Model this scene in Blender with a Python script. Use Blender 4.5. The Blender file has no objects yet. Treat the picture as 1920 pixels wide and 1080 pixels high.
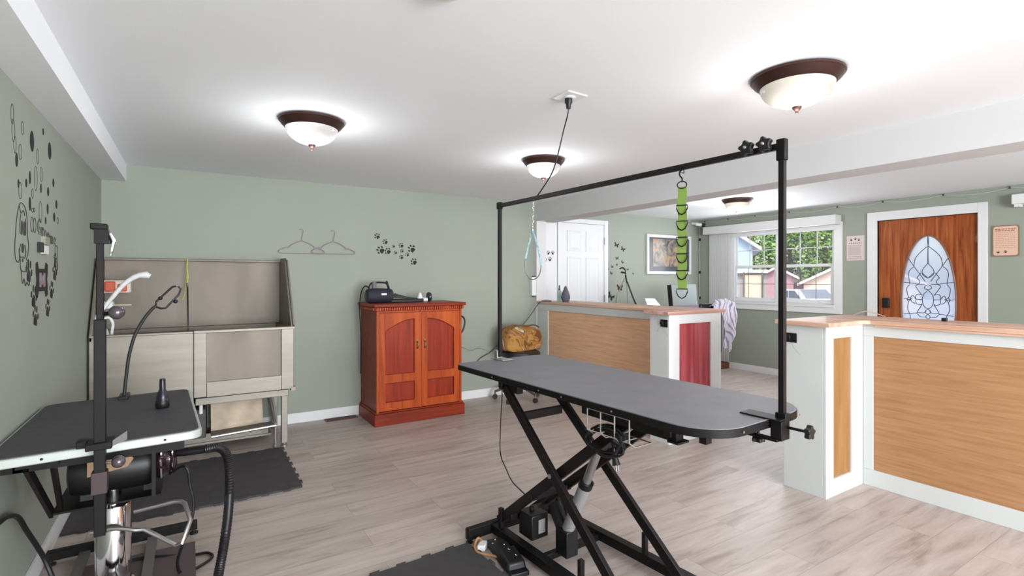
import bpy, bmesh, math, random
from mathutils import Vector, Matrix
random.seed(7)
PI = math.pi
sc = bpy.context.scene
col = sc.collection

# ------------------------------------------------------------ camera, world, big lights, exposure
cam_d = bpy.data.cameras.new('camera'); cam = bpy.data.objects.new('camera', cam_d); col.objects.link(cam)
sc.camera = cam
cam.location = (0, 0, 1.32)
cam.rotation_euler = (PI/2, 0, -math.radians(32.06))
cam_d.sensor_width = 36; cam_d.lens = 962.5/1920*36
cam_d.shift_y = -17.5/1920
cam_d.clip_start = 0.05; cam_d.clip_end = 200

sc.view_settings.view_transform = 'Standard'; sc.view_settings.look = 'None'
sc.view_settings.gamma = 1; sc.view_settings.use_curve_mapping = False
sc.view_settings.exposure = 0.95

world = bpy.data.worlds.new('world'); sc.world = world; world.use_nodes = True
wn = world.node_tree; wn.nodes.clear()
wo = wn.nodes.new('ShaderNodeOutputWorld'); wb = wn.nodes.new('ShaderNodeBackground')
sky = wn.nodes.new('ShaderNodeTexSky'); sky.sky_type = 'NISHITA'; sky.sun_elevation = math.radians(48)
sky.sun_rotation = math.radians(-120); sky.sun_disc = False; sky.dust_density = 3; sky.air_density = 1.2
wb.inputs[1].default_value = 0.21
wn.links.new(sky.outputs[0], wb.inputs[0]); wn.links.new(wb.outputs[0], wo.inputs[0])

def add_light(name, kind, loc, energy, color=(1, 1, 1), rot=(0, 0, 0), **kw):
    d = bpy.data.lights.new(name, kind); d.energy = energy; d.color = color
    for k, v in kw.items(): setattr(d, k, v)
    o = bpy.data.objects.new(name, d); col.objects.link(o); o.location = loc; o.rotation_euler = rot
    return o
# sun on the street outside
add_light('sun', 'SUN', (12, -4, 12), 1.2, (1, .96, .9), (math.radians(38), 0, math.radians(-62)), angle=.02)
# added unseen fill behind the camera, plus daylight at the front window
add_light('added_rear_fill', 'AREA', (1.5, -4.05, 1.15), 222, (.90, .95, 1), (math.radians(104), 0, 0), shape='RECTANGLE', size=3.2, size_y=1.6)
add_light('front_window_daylight', 'AREA', (6.68, 3.98, 1.5), 10, (.92, .96, 1), (0, math.radians(90), 0), shape='RECTANGLE', size=.9, size_y=1.3)
add_light('added_front_room_fill', 'AREA', (5.2, -4.05, 1.25), 36, (.90, .95, 1), (math.radians(104), 0, 0), shape='RECTANGLE', size=2.2, size_y=1.5)  # added unseen fill for the front room

# ------------------------------------------------------------ materials
def S(r, g, b):
    f = lambda x: ((x/255)/12.92 if x/255 <= .04045 else ((x/255+.055)/1.055)**2.4)
    return (f(r), f(g), f(b), 1)
MATS = {}
def mat(name, colr, rough=.5, metal=0, bump=0, bscale=200, var=0, vscale=3, coat=0, spec=.5, stretch=(1, 1, 1)):
    if name in MATS: return MATS[name]
    m = bpy.data.materials.new(name); m.use_nodes = True; n = m.node_tree; b = n.nodes['Principled BSDF']
    b.inputs['Base Color'].default_value = colr; b.inputs['Roughness'].default_value = rough
    b.inputs['Metallic'].default_value = metal; b.inputs['Coat Weight'].default_value = coat
    b.inputs['Specular IOR Level'].default_value = spec
    tc = n.nodes.new('ShaderNodeTexCoord'); mp = n.nodes.new('ShaderNodeMapping'); mp.inputs['Scale'].default_value = stretch
    n.links.new(tc.outputs['Object'], mp.inputs[0])
    if var:
        t = n.nodes.new('ShaderNodeTexNoise'); t.inputs['Scale'].default_value = vscale; t.inputs['Detail'].default_value = 6
        n.links.new(mp.outputs[0], t.inputs[0])
        r = n.nodes.new('ShaderNodeValToRGB'); r.color_ramp.elements[0].position = .3; r.color_ramp.elements[1].position = .7
        r.color_ramp.elements[0].color = tuple(c*(1-var) for c in colr[:3])+(1,)
        r.color_ramp.elements[1].color = tuple(min(1, c*(1+var)) for c in colr[:3])+(1,)
        n.links.new(t.outputs[0], r.inputs[0]); n.links.new(r.outputs[0], b.inputs['Base Color'])
    if bump:
        t = n.nodes.new('ShaderNodeTexNoise'); t.inputs['Scale'].default_value = bscale; t.inputs['Detail'].default_value = 3
        n.links.new(mp.outputs[0], t.inputs[0]); bp = n.nodes.new('ShaderNodeBump'); bp.inputs['Strength'].default_value = bump
        bp.inputs['Distance'].default_value = .002
        n.links.new(t.outputs[0], bp.inputs['Height']); n.links.new(bp.outputs[0], b.inputs['Normal'])
    MATS[name] = m; return m

def grain(name, c0, c1, c2, axis='z', scale=6, rough=.4, coat=.2, dens=14):
    m = bpy.data.materials.new(name); m.use_nodes = True; n = m.node_tree; b = n.nodes['Principled BSDF']; L = n.links
    tc = n.nodes.new('ShaderNodeTexCoord'); mp = n.nodes.new('ShaderNodeMapping')
    s = [dens, dens, dens]; s['xyz'.index(axis)] = dens*.06; mp.inputs['Scale'].default_value = s
    L.new(tc.outputs['Object'], mp.inputs[0])
    t = n.nodes.new('ShaderNodeTexNoise'); t.inputs['Scale'].default_value = scale*.35; t.inputs['Detail'].default_value = 8; t.inputs['Distortion'].default_value = .6
    L.new(mp.outputs[0], t.inputs[0])
    r = n.nodes.new('ShaderNodeValToRGB'); e = r.color_ramp.elements
    e[0].position = .3; e[0].color = c0; e[1].position = .72; e[1].color = c2
    k = e.new(.5); k.color = c1
    L.new(t.outputs[0], r.inputs[0]); L.new(r.outputs[0], b.inputs['Base Color'])
    b.inputs['Roughness'].default_value = rough; b.inputs['Coat Weight'].default_value = coat*.5; b.inputs['Specular IOR Level'].default_value = .25
    MATS[name] = m; return m

sage = mat('sage wall paint', S(154, 160, 148), .65, bump=.15, bscale=160, var=.015, vscale=2)
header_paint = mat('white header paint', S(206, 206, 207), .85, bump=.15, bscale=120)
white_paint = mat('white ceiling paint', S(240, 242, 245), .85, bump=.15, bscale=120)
trim_bright = mat('bright white trim paint', S(228, 228, 229), .45)
trim_white = mat('white trim paint', S(214, 213, 213), .4, bump=.05, bscale=60)
door_white = mat('white door paint', S(226, 226, 229), .45)
counter_white = mat('counter white paint', S(204, 207, 206), .55, bump=.1, bscale=80, var=.02)
black_metal = mat('black powder coated steel', S(18, 15, 16), .5, .1, spec=.25)
black_metal2 = mat('brown black steel tube', S(24, 17, 19), .45, .1, spec=.3)
black_plastic = mat('black plastic', S(22, 21, 23), .42, spec=.4)
black_rubber = mat('black rubber', S(34, 33, 35), .6, bump=.2)
matte_black = mat('black vinyl decal', S(26, 24, 26), .7)
outline_ink = mat('grey black decal outline', S(52, 52, 52), .7)
chrome = mat('chrome', S(215, 212, 214), .08, 1)
zinc = mat('zinc steel', S(176, 172, 170), .35, .85)
alu = mat('brushed aluminium', S(190, 188, 186), .4, .7)
steel = mat('stainless steel', S(146, 139, 130), .5, .7, var=.10, vscale=2.5, bump=.1, bscale=40, stretch=(1, 1, 8))
steel_in = mat('wet stained stainless steel', S(128, 119, 110), .55, .6, var=.14, vscale=3, stretch=(1.5, 1.5, .6))
brass = mat('antique brass', S(150, 120, 80), .35, .8)
bronze = mat('dark bronze', S(66, 42, 38), .35, .5)
white_plastic = mat('white plastic', S(232, 232, 232), .35)
rub_mat = mat('charcoal foam mat', S(66, 63, 64), .85, bump=.5, bscale=300, var=.12, vscale=10)
table_rub = mat('dark grey textured rubber', S(112, 110, 115), .55, bump=.5, bscale=500, var=.08, vscale=8)
table_rub2 = mat('charcoal speckled rubber', S(66, 64, 68), .65, bump=.5, bscale=500, var=.14, vscale=30)
silver_trim = mat('silver table edge', S(180, 186, 181), .45, .2)
cherry_f = grain('orange cherry frame wood', S(150, 56, 16), S(178, 74, 22), S(196, 92, 32), 'z', 5, .45, .15, 10)
cherry_p = grain('red cherry panel wood', S(122, 34, 12), S(146, 44, 18), S(162, 54, 24), 'z', 6, .45, .12, 12)
cherry_d = grain('dark cherry moulding wood', S(116, 36, 16), S(138, 46, 20), S(156, 56, 26), 'x', 6, .45, .12, 10)
oak_door = grain('varnished oak door', S(112, 50, 20), S(158, 82, 38), S(180, 106, 58), 'z', 8, .45, .1, 12)
ply = grain('tan plywood panel', S(212, 168, 134), S(226, 182, 148), S(234, 194, 158), 'y', 6, .6, .0, 24)
ply2 = grain('orange plywood panel', S(158, 114, 78), S(170, 126, 88), S(178, 136, 98), 'y', 6, .6, .0, 30)
ply3 = grain('narrow plywood panel', S(138, 98, 56), S(154, 112, 68), S(164, 124, 80), 'z', 6, .6, .0, 14)
top_wood = grain('raw pine countertop', S(176, 134, 112), S(206, 166, 142), S(224, 190, 168), 'y', 5, .5, .1, 8)
top_wood_x = grain('raw pine pinkish countertop', S(176, 128, 116), S(204, 160, 146), S(222, 186, 172), 'x', 5, .45, .15, 8)
red_panel = grain('red stained board', S(122, 38, 46), S(166, 66, 72), S(188, 112, 116), 'z', 5, .5, .1, 7)
dark_wood = grain('brown wood', S(78, 40, 28), S(104, 56, 40), S(124, 70, 50), 'x', 5, .5, .1, 8)
concrete = mat('street asphalt', S(170, 165, 165), .9, var=.1)

def glass_mat():
    m = bpy.data.materials.new('window glass'); m.use_nodes = True; n = m.node_tree; n.nodes.clear()
    o = n.nodes.new('ShaderNodeOutputMaterial'); t = n.nodes.new('ShaderNodeBsdfTransparent'); g = n.nodes.new('ShaderNodeBsdfGlossy')
    g.inputs['Roughness'].default_value = .03; mx = n.nodes.new('ShaderNodeMixShader'); mx.inputs[0].default_value = .06
    n.links.new(t.outputs[0], mx.inputs[1]); n.links.new(g.outputs[0], mx.inputs[2]); n.links.new(mx.outputs[0], o.inputs[0])
    return m
glass = glass_mat()
def frosted(name, c, tr):
    m = bpy.data.materials.new(name); m.use_nodes = True; n = m.node_tree; n.nodes.clear()
    o = n.nodes.new('ShaderNodeOutputMaterial'); a = n.nodes.new('ShaderNodeBsdfTranslucent'); a.inputs[0].default_value = c
    b = n.nodes.new('ShaderNodeBsdfTransparent'); g = n.nodes.new('ShaderNodeBsdfGlossy'); g.inputs['Roughness'].default_value = .1
    m1 = n.nodes.new('ShaderNodeMixShader'); m1.inputs[0].default_value = tr
    m2 = n.nodes.new('ShaderNodeMixShader'); m2.inputs[0].default_value = .06
    n.links.new(a.outputs[0], m1.inputs[1]); n.links.new(b.outputs[0], m1.inputs[2])
    n.links.new(m1.outputs[0], m2.inputs[1]); n.links.new(g.outputs[0], m2.inputs[2]); n.links.new(m2.outputs[0], o.inputs[0])
    return m
art_glass = frosted('pebbled white glass', (.97, .96, .98, 1), .45)
def lamp_glass(name, c, strength):
    m = bpy.data.materials.new(name); m.use_nodes = True; n = m.node_tree; b = n.nodes['Principled BSDF']
    b.inputs['Base Color'].default_value = (.28, .27, .26, 1); b.inputs['Roughness'].default_value = .25
    tc = n.nodes.new('ShaderNodeTexCoord'); sp = n.nodes.new('ShaderNodeSeparateXYZ'); n.links.new(tc.outputs['Object'], sp.inputs[0])
    # two bulbs behind alabaster glass: brighter around each bulb
    vd = n.nodes.new('ShaderNodeVectorMath'); vd.operation = 'DISTANCE'; vd.inputs[1].default_value = (.055, .03, -.09)
    vd2 = n.nodes.new('ShaderNodeVectorMath'); vd2.operation = 'DISTANCE'; vd2.inputs[1].default_value = (-.06, -.03, -.09)
    n.links.new(tc.outputs['Object'], vd.inputs[0]); n.links.new(tc.outputs['Object'], vd2.inputs[0])
    mn = n.nodes.new('ShaderNodeMath'); mn.operation = 'MINIMUM'; n.links.new(vd.outputs['Value'], mn.inputs[0]); n.links.new(vd2.outputs['Value'], mn.inputs[1])
    mr = n.nodes.new('ShaderNodeMapRange'); mr.inputs['From Min'].default_value = .02; mr.inputs['From Max'].default_value = .13
    mr.inputs['To Min'].default_value = strength; mr.inputs['To Max'].default_value = strength*.30
    n.links.new(mn.outputs[0], mr.inputs['Value'])
    b.inputs['Emission Color'].default_value = c; n.links.new(mr.outputs[0], b.inputs['Emission Strength'])
    return m
dome_cool = lamp_glass('glowing alabaster glass', (1, .96, .97, 1), .62)
dome_warm = lamp_glass('glowing warm alabaster glass', (1, .92, .76, 1), .50)

def floor_mat():
    m = bpy.data.materials.new('greige vinyl planks'); m.use_nodes = True; n = m.node_tree; b = n.nodes['Principled BSDF']; L = n.links
    tc = n.nodes.new('ShaderNodeTexCoord')
    br = n.nodes.new('ShaderNodeTexBrick'); br.inputs['Scale'].default_value = 1; br.inputs['Brick Width'].default_value = 1.22; br.inputs['Row Height'].default_value = .18
    br.inputs['Mortar Size'].default_value = .0012; br.inputs['Color1'].default_value = (0, 0, 0, 1); br.inputs['Color2'].default_value = (1, 1, 1, 1)
    br.inputs['Mortar'].default_value = (.5, .5, .5, 1); br.offset = .37; br.inputs['Bias'].default_value = 0
    L.new(tc.outputs['Object'], br.inputs[0])
    mp = n.nodes.new('ShaderNodeMapping'); mp.inputs['Scale'].default_value = (1.2, 9, 1)
    ad = n.nodes.new('ShaderNodeVectorMath'); ad.operation = 'MULTIPLY_ADD'; ad.inputs[1].default_value = (7, 3, 5)
    L.new(br.outputs['Color'], ad.inputs[0]); L.new(tc.outputs['Object'], ad.inputs[2]); L.new(ad.outputs[0], mp.inputs[0])
    t1 = n.nodes.new('ShaderNodeTexNoise'); t1.inputs['Scale'].default_value = 1.6; t1.inputs['Detail'].default_value = 9; t1.inputs['Roughness'].default_value = .65; t1.inputs['Distortion'].default_value = .5
    L.new(mp.outputs[0], t1.inputs[0])
    r = n.nodes.new('ShaderNodeValToRGB'); e = r.color_ramp.elements; e[0].position = .3; e[0].color = S(158, 142, 133); e[1].position = .68; e[1].color = S(204, 191, 184)
    k = e.new(.48); k.color = S(190, 176, 168)
    L.new(t1.outputs[0], r.inputs[0])
    mx = n.nodes.new('ShaderNodeMix'); mx.data_type = 'RGBA'; mx.blend_type = 'MULTIPLY'; mx.inputs[0].default_value = 1
    r2 = n.nodes.new('ShaderNodeValToRGB'); r2.color_ramp.elements[0].color = (.86, .85, .85, 1); r2.color_ramp.elements[1].color = (1, 1, 1, 1)
    L.new(br.outputs['Color'], r2.inputs[0]); L.new(r.outputs[0], mx.inputs[6]); L.new(r2.outputs[0], mx.inputs[7])
    mo = n.nodes.new('ShaderNodeMix'); mo.data_type = 'RGBA'; L.new(br.outputs['Fac'], mo.inputs[0]); L.new(mx.outputs[2], mo.inputs[6]); mo.inputs[7].default_value = S(150, 136, 128)
    L.new(mo.outputs[2], b.inputs['Base Color'])
    b.inputs['Roughness'].default_value = .44; b.inputs['Specular IOR Level'].default_value = .45
    bp = n.nodes.new('ShaderNodeBump'); bp.inputs['Strength'].default_value = .15; bp.inputs['Distance'].default_value = .003
    L.new(t1.outputs[0], bp.inputs['Height']); L.new(bp.outputs[0], b.inputs['Normal'])
    return m
floor_m = floor_mat()

# ------------------------------------------------------------ mesh helpers
WM = {}       # world matrix of each object, so that parts may be written in world coordinates
class MB:
    def __init__(s): s.v = []; s.f = []
    def add(s, vs, fs):
        k = len(s.v); s.v += [tuple(p) for p in vs]; s.f += [tuple(i+k for i in f) for f in fs]; return s
    def box(s, x0, x1, y0, y1, z0, z1):
        return s.add([(x0,y0,z0),(x1,y0,z0),(x1,y1,z0),(x0,y1,z0),(x0,y0,z1),(x1,y0,z1),(x1,y1,z1),(x0,y1,z1)],
                     [(0,3,2,1),(4,5,6,7),(0,1,5,4),(1,2,6,5),(2,3,7,6),(3,0,4,7)])
    def hexa(s, p): return s.add(p, [(0,3,2,1),(4,5,6,7),(0,1,5,4),(1,2,6,5),(2,3,7,6),(3,0,4,7)])
    def bar(s, p, q, w, h, up=(0, 0, 1)):   # rectangular beam from p to q
        p = Vector(p); q = Vector(q); d = (q-p).normalized(); u = Vector(up)
        sd = d.cross(u)
        if sd.length < 1e-4: sd = d.cross(Vector((1, 0, 0)))
        sd.normalize(); u = sd.cross(d).normalized()
        a = sd*w/2; b = u*h/2
        return s.hexa([p-a-b, p+a-b, q+a-b, q-a-b, p-a+b, p+a+b, q+a+b, q-a+b])
    def tube(s, pts, r, n=8, closed=False, cap=True):
        pts = [Vector(p) for p in pts]; m = len(pts); rr = r if isinstance(r, (list, tuple)) else [r]*m
        T = []
        for i in range(m):
            a = pts[(i-1) % m] if (closed or i > 0) else pts[i]; b = pts[(i+1) % m] if (closed or i < m-1) else pts[i]
            d = (b-a); T.append(d.normalized() if d.length > 1e-9 else Vector((0, 0, 1)))
        nrm = T[0].orthogonal().normalized(); base = len(s.v)
        for i in range(m):
            nrm = (nrm - T[i]*nrm.dot(T[i]))
            nrm = nrm.normalized() if nrm.length > 1e-6 else T[i].orthogonal().normalized()
            bn = T[i].cross(nrm)
            for k in range(n):
                a = 2*PI*k/n; s.v.append(tuple(pts[i]+nrm*math.cos(a)*rr[i]+bn*math.sin(a)*rr[i]))
        for i in range(m if closed else m-1):
            j = (i+1) % m
            for k in range(n):
                l = (k+1) % n; s.f.append((base+i*n+k, base+i*n+l, base+j*n+l, base+j*n+k))
        if cap and not closed:
            s.f.append(tuple(base+k for k in range(n-1, -1, -1))); s.f.append(tuple(base+(m-1)*n+k for k in range(n)))
        return s
    def lathe(s, c, prof, n=24, axis='z', cap=True, arc=1.0):   # prof: (radius, height along the axis)
        c = Vector(c); base = len(s.v)
        ax = {'x': (Vector((0,1,0)), Vector((0,0,1)), Vector((1,0,0))), 'y': (Vector((0,0,1)), Vector((1,0,0)), Vector((0,1,0))), 'z': (Vector((1,0,0)), Vector((0,1,0)), Vector((0,0,1)))}[axis] if isinstance(axis, str) else axis
        for r, h in prof:
            for k in range(n):
                a = 2*PI*k/n; s.v.append(tuple(c+ax[0]*math.cos(a)*r+ax[1]*math.sin(a)*r+ax[2]*h))
        for i in range(len(prof)-1):
            for k in range(n):
                l = (k+1) % n; s.f.append((base+i*n+k, base+i*n+l, base+(i+1)*n+l, base+(i+1)*n+k))
        if cap:
            s.f.append(tuple(base+k for k in range(n-1, -1, -1))); s.f.append(tuple(base+(len(prof)-1)*n+k for k in range(n)))
        return s
    def prism(s, poly, o, ax, ay, az, d):   # poly in the (ax, ay) plane from o, extruded d along az
        o = Vector(o); ax = Vector(ax); ay = Vector(ay); az = Vector(az); n = len(poly); base = len(s.v)
        for k in (0, d):
            for x, y in poly: s.v.append(tuple(o+ax*x+ay*y+az*k))
        s.f.append(tuple(base+i for i in range(n-1, -1, -1))); s.f.append(tuple(base+n+i for i in range(n)))
        for i in range(n):
            j = (i+1) % n; s.f.append((base+i, base+j, base+n+j, base+n+i))
        return s
    def ball(s, c, r, n=12, sc3=(1, 1, 1)):
        c = Vector(c); m = n//2; prof = []
        base = len(s.v)
        for i in range(m+1):
            t = PI*i/m
            for k in range(n):
                a = 2*PI*k/n; rr = max(math.sin(t), 1e-3)
                s.v.append((c.x+r*sc3[0]*rr*math.cos(a), c.y+r*sc3[1]*rr*math.sin(a), c.z-r*sc3[2]*math.cos(t)))
        for i in range(m):
            for k in range(n):
                l = (k+1) % n; s.f.append((base+i*n+k, base+i*n+l, base+(i+1)*n+l, base+(i+1)*n+k))
        return s
    def strip(s, pts, wdir, w, th):   # a flat band of width w along pts
        wd = Vector(wdir).normalized(); pts = [Vector(p) for p in pts]; base = len(s.v); m = len(pts)
        for i, p in enumerate(pts):
            t = (pts[min(i+1, m-1)]-pts[max(i-1, 0)]).normalized(); nn = t.cross(wd).normalized()
            for a, b in ((-1, -1), (1, -1), (1, 1), (-1, 1)): s.v.append(tuple(p+wd*a*w/2+nn*b*th/2))
        for i in range(m-1):
            for k in range(4):
                l = (k+1) % 4; s.f.append((base+i*4+k, base+i*4+l, base+i*4+4+l, base+i*4+4+k))
        s.f.append((base+3, base+2, base+1, base)); s.f.append(tuple(base+(m-1)*4+k for k in range(4)))
        return s
    def build(s, name, m, parent=None, local=False, bevel=0, seg=2, smooth=35):
        W = WM.get(parent, Matrix.Identity(4)) if parent else Matrix.Identity(4)
        vs = s.v
        if parent and not local:
            I = W.inverted(); vs = [tuple(I @ Vector(p)) for p in s.v]
        me = bpy.data.meshes.new(name); me.from_pydata(vs, [], s.f)
        bm = bmesh.new(); bm.from_mesh(me); bmesh.ops.recalc_face_normals(bm, faces=bm.faces); bm.to_mesh(me); bm.free()
        if smooth:
            me.shade_smooth(); me.set_sharp_from_angle(angle=math.radians(smooth))
        me.materials.append(m)
        o = bpy.data.objects.new(name, me); col.objects.link(o)
        if parent: o.parent = parent
        WM[o] = W
        if bevel:
            b = o.modifiers.new('bevel', 'BEVEL'); b.width = bevel; b.segments = seg; b.limit_method = 'ANGLE'
        return o
def tag(o, label, cat, group=None, kind=None):
    if label: o['label'] = label
    if cat: o['category'] = cat
    if group: o['group'] = group
    if kind: o['kind'] = kind
    return o
def thing(name, label, cat, loc=(0, 0, 0), rz=0, group=None):
    o = bpy.data.objects.new(name, None); col.objects.link(o); o.location = loc; o.rotation_euler = (0, 0, rz)
    o.empty_display_size = .05
    WM[o] = Matrix.Translation(loc) @ Matrix.Rotation(rz, 4, 'Z')
    return tag(o, label, cat, group)
def lab(o, text): o['label'] = text; return o
def struct(mb, name, m, parent=None, **kw):
    o = mb.build(name, m, parent, **kw)
    if parent is None: o['kind'] = 'structure'
    return o
def crv(pts, n=6, closed=False):   # Catmull-Rom through the points
    P = [Vector(p) for p in pts]; out = []; m = len(P)
    for i in range(m if closed else m-1):
        if closed: a, b, c, d = P[i-1], P[i], P[(i+1) % m], P[(i+2) % m]
        else: a, b, c, d = P[max(i-1, 0)], P[i], P[i+1], P[min(i+2, m-1)]
        for k in range(n):
            t = k/n; out.append(.5*((2*b)+(c-a)*t+(2*a-5*b+4*c-d)*t*t+(3*b-a-3*c+d)*t**3))
    if not closed: out.append(P[-1])
    return out
def rrect(x0, x1, y0, y1, r, n=6):
    rs = r if isinstance(r, (list, tuple)) else [r]*4; out = []
    for (cx, cy, a0), q in zip(((x1, y1, 0), (x0, y1, 90), (x0, y0, 180), (x1, y0, 270)), rs):
        sx = -1 if cx == x1 else 1; sy = -1 if cy == y1 else 1
        for k in range(n+1):
            a = math.radians(a0+90*k/n); out.append((cx+sx*q+q*math.cos(a), cy+sy*q+q*math.sin(a)))
    return out
def oval(cx, cy, rx, ry, n=16, a0=0):
    return [(cx+rx*math.cos(a0+2*PI*k/n), cy+ry*math.sin(a0+2*PI*k/n)) for k in range(n)]
def frame_ring(mb, x0, x1, z0, z1, w, y0, y1, ax='x'):   # a rectangular frame of four bars; ax: wall direction
    for a0, a1, b0, b1 in ((x0, x1, z0, z0+w), (x0, x1, z1-w, z1), (x0, x0+w, z0+w, z1-w), (x1-w, x1, z0+w, z1-w)):
        if ax == 'x': mb.box(a0, a1, y0, y1, b0, b1)
        else: mb.box(y0, y1, a0, a1, b0, b1)
    return mb

# ------------------------------------------------------------ the room
XL, YB, ZC, XH, XD, YQ, ZF, ZH = -.583, 5.03, 2.215, 3.49, 6.765, 5.28, 2.226, 2.0
YN = -4.2
struct(MB().box(XL-.1, XD+.15, YN-.1, YQ+.1, -.1, 0), 'floor', floor_m)
struct(MB().box(XL-.1, XH+.1, YN-.1, YB+.1, ZC, ZC+.12), 'ceiling', white_paint)
struct(MB().box(XH+.1, XD+.15, YN-.1, YQ+.1, ZF, ZF+.12), 'ceiling_front', white_paint)
struct(MB().box(XL-.12, XL, YN-.1, YB+.1, 0, 2.3), 'wall_left', sage)
struct(MB().box(XL, XH+.03, YB, YB+.1, 0, 2.3), 'wall_back', sage)
struct(MB().box(XH, XD, YQ, YQ+.1, 0, 2.3), 'wall_rear', sage)
struct(MB().box(3.53, 3.98, YQ-.012, YQ, 0, ZF), 'trim_5', door_white)
# wall behind the camera; its two openings are added to let in fill
w = MB(); w.box(XL-.1, -.2, YN-.1, YN, 0, 2.3); w.box(-.2, 6.4, YN-.1, YN, 0, .4); w.box(-.2, 6.4, YN-.1, YN, 2.05, 2.3)
w.box(3.2, 4.0, YN-.1, YN, .4, 2.05); w.box(6.4, XD+.1, YN-.1, YN, 0, 2.3)
struct(w, 'wall_near', sage)
# front wall with window and door openings
w = MB(); x0, x1 = XD, XD+.12
WY0, WY1, WZ0, WZ1 = 3.27, 4.70, .99, 1.99      # window opening
DY0, DY1, DZ1 = 1.90, 2.80, 1.99               # door opening
w.box(x0, x1, YN, DY0, 0, 2.3); w.box(x0, x1, DY0, DY1, DZ1, 2.3); w.box(x0, x1, DY1, WY0, 0, 2.3)
w.box(x0, x1, WY0, WY1, 0, WZ0); w.box(x0, x1, WY0, WY1, WZ1, 2.3); w.box(x0, x1, WY1, YQ+.1, 0, 2.3)
struct(w, 'wall_front', sage)
# dropped header between the rooms, its pier at the back, and the boxed beam along the left wall
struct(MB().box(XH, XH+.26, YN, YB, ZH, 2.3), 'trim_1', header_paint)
struct(MB().box(3.455, XH+.10, 4.97, YQ, 0, ZH), 'trim_2', trim_white, bevel=.002)
struct(MB().box(XL, XL+.157, YN, YB, 2.082, 2.3), 'trim_3', white_paint)
# baseboards
for nm, b in (('baseboard_back', (XL, 3.45, YB-.014, YB, 0, .092)), ('baseboard_left', (XL, XL+.014, YN, YB-.014, 0, .092)),
              ('baseboard_front', (XD-.014, XD, DY1+.1, YQ, 0, .09)), ('baseboard_rear', (4.88, XD-.014, YQ-.014, YQ, 0, .09)),
              ('baseboard_entry', (XD-.014, XD, YN, DY0-.1, 0, .09))):
    struct(MB().box(*b), nm, trim_bright, bevel=.003)

# window_1 : twin double-hung in a white casing
win = MB()
frame_ring(win, WY0-.095, WY1+.03, .885, WZ1+.03, .095, XD-.02, XD, 'y')
win.box(XD-.03, XD+.12, WY0-.005, WY1+.005, WZ0-.03, WZ0)
win = struct(win, 'window_1', trim_bright, bevel=.002)
fr = MB(); frame_ring(fr, WY0, WY1, WZ0, WZ1, .028, XD+.02, XD+.10, 'y')
fr.box(XD+.0, XD+.10, 3.955, 4.025, WZ0, WZ1)
fr.build('window_frame', trim_bright, win)
for (a, b_) in ((WY0+.028, 3.955), (4.025, WY1-.028)):
    zc = 1.49
    s_ = MB(); frame_ring(s_, a, b_, zc-.02, WZ1-.028, .028, XD+.06, XD+.085, 'y'); s_.build('upper_sash', trim_bright, win)
    s_ = MB(); frame_ring(s_, a, b_, WZ0+.028, zc+.02, .034, XD+.03, XD+.055, 'y'); s_.build('lower_sash', trim_bright, win)
    g = MB(); g.box(XD+.071, XD+.075, a+.02, b_-.02, zc, WZ1-.05); g.build('upper_pane', glass, win)
    g = MB(); g.box(XD+.041, XD+.045, a+.02, b_-.02, WZ0+.05, zc); g.build('lower_pane', glass, win)
    mu = MB(); ww = (b_-a)
    for k in (1, 2): mu.box(XD+.076, XD+.082, a+ww*k/3-.006, a+ww*k/3+.006, zc, WZ1-.03)
    mu.box(XD+.076, XD+.082, a, b_, 1.725-.006, 1.725+.006); mu.build('upper_muntin', trim_bright, win)
    mu = MB()
    for k in (1, 2): mu.box(XD+.046, XD+.05, a+ww*k/3-.0035, a+ww*k/3+.0035, WZ0+.03, zc)
    mu.box(XD+.046, XD+.05, a, b_, 1.245-.0035, 1.245+.0035)
    lab(mu.build('lower_muntin', mat('grey muntin', S(120, 122, 124), .5), win), 'thin grey muntins of the lower panes')
# valance and stacked vertical blinds
vb = thing('vertical_blind', 'white vertical blind pushed open beside the front window under a deep valance', 'blind', (6.70, 4.1, 0))
MB().box(6.62, 6.764, 3.19, 5.09, 1.985, 2.10).build('valance', trim_white, vb, bevel=.004)
for k in range(9):
    y = 4.70+.037*k
    s_ = MB(); s_.hexa([(6.70, y, .10), (6.704, y, .10), (6.719, y+.05, .10), (6.715, y+.05, .10), (6.70, y, 1.985), (6.704, y, 1.985), (6.719, y+.05, 1.985), (6.715, y+.05, 1.985)])
    s_.build('blind_slat', trim_bright, vb)

# door_1 : oak entry door with oval leaded glass
dr = MB(); fz = DZ1
for b in ((XD-.022, XD+.12, DY0-.075, DY0, 0, fz+.1), (XD-.022, XD+.12, DY1, DY1+.1, 0, fz+.1), (XD-.022, XD+.12, DY0, DY1, fz, fz+.1)): dr.box(*b)
door_frame = struct(dr, 'door_1', trim_bright, bevel=.003)
oy, oz, ory, orz = 2.33, 1.06, .243, .725
def ring_plate(mb, outer, inner, x0, x1):   # two loops with the same count of points, in the y-z plane
    n = len(outer); base = len(mb.v)
    for x in (x0, x1):
        for l in (outer, inner):
            for y, z in l: mb.v.append((x, y, z))
    o0, i0, o1, i1 = base, base+n, base+2*n, base+3*n
    for k in range(n):
        j = (k+1) % n
        mb.f += [(o0+k, o0+j, i0+j, i0+k), (o1+k, i1+k, i1+j, o1+j), (o0+k, o1+k, o1+j, o0+j), (i0+k, i0+j, i1+j, i1+k)]
    return mb
inner = []; outer = []
y0, y1, z0, z1 = DY0+.004, DY1-.004, .006, fz-.004
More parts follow.
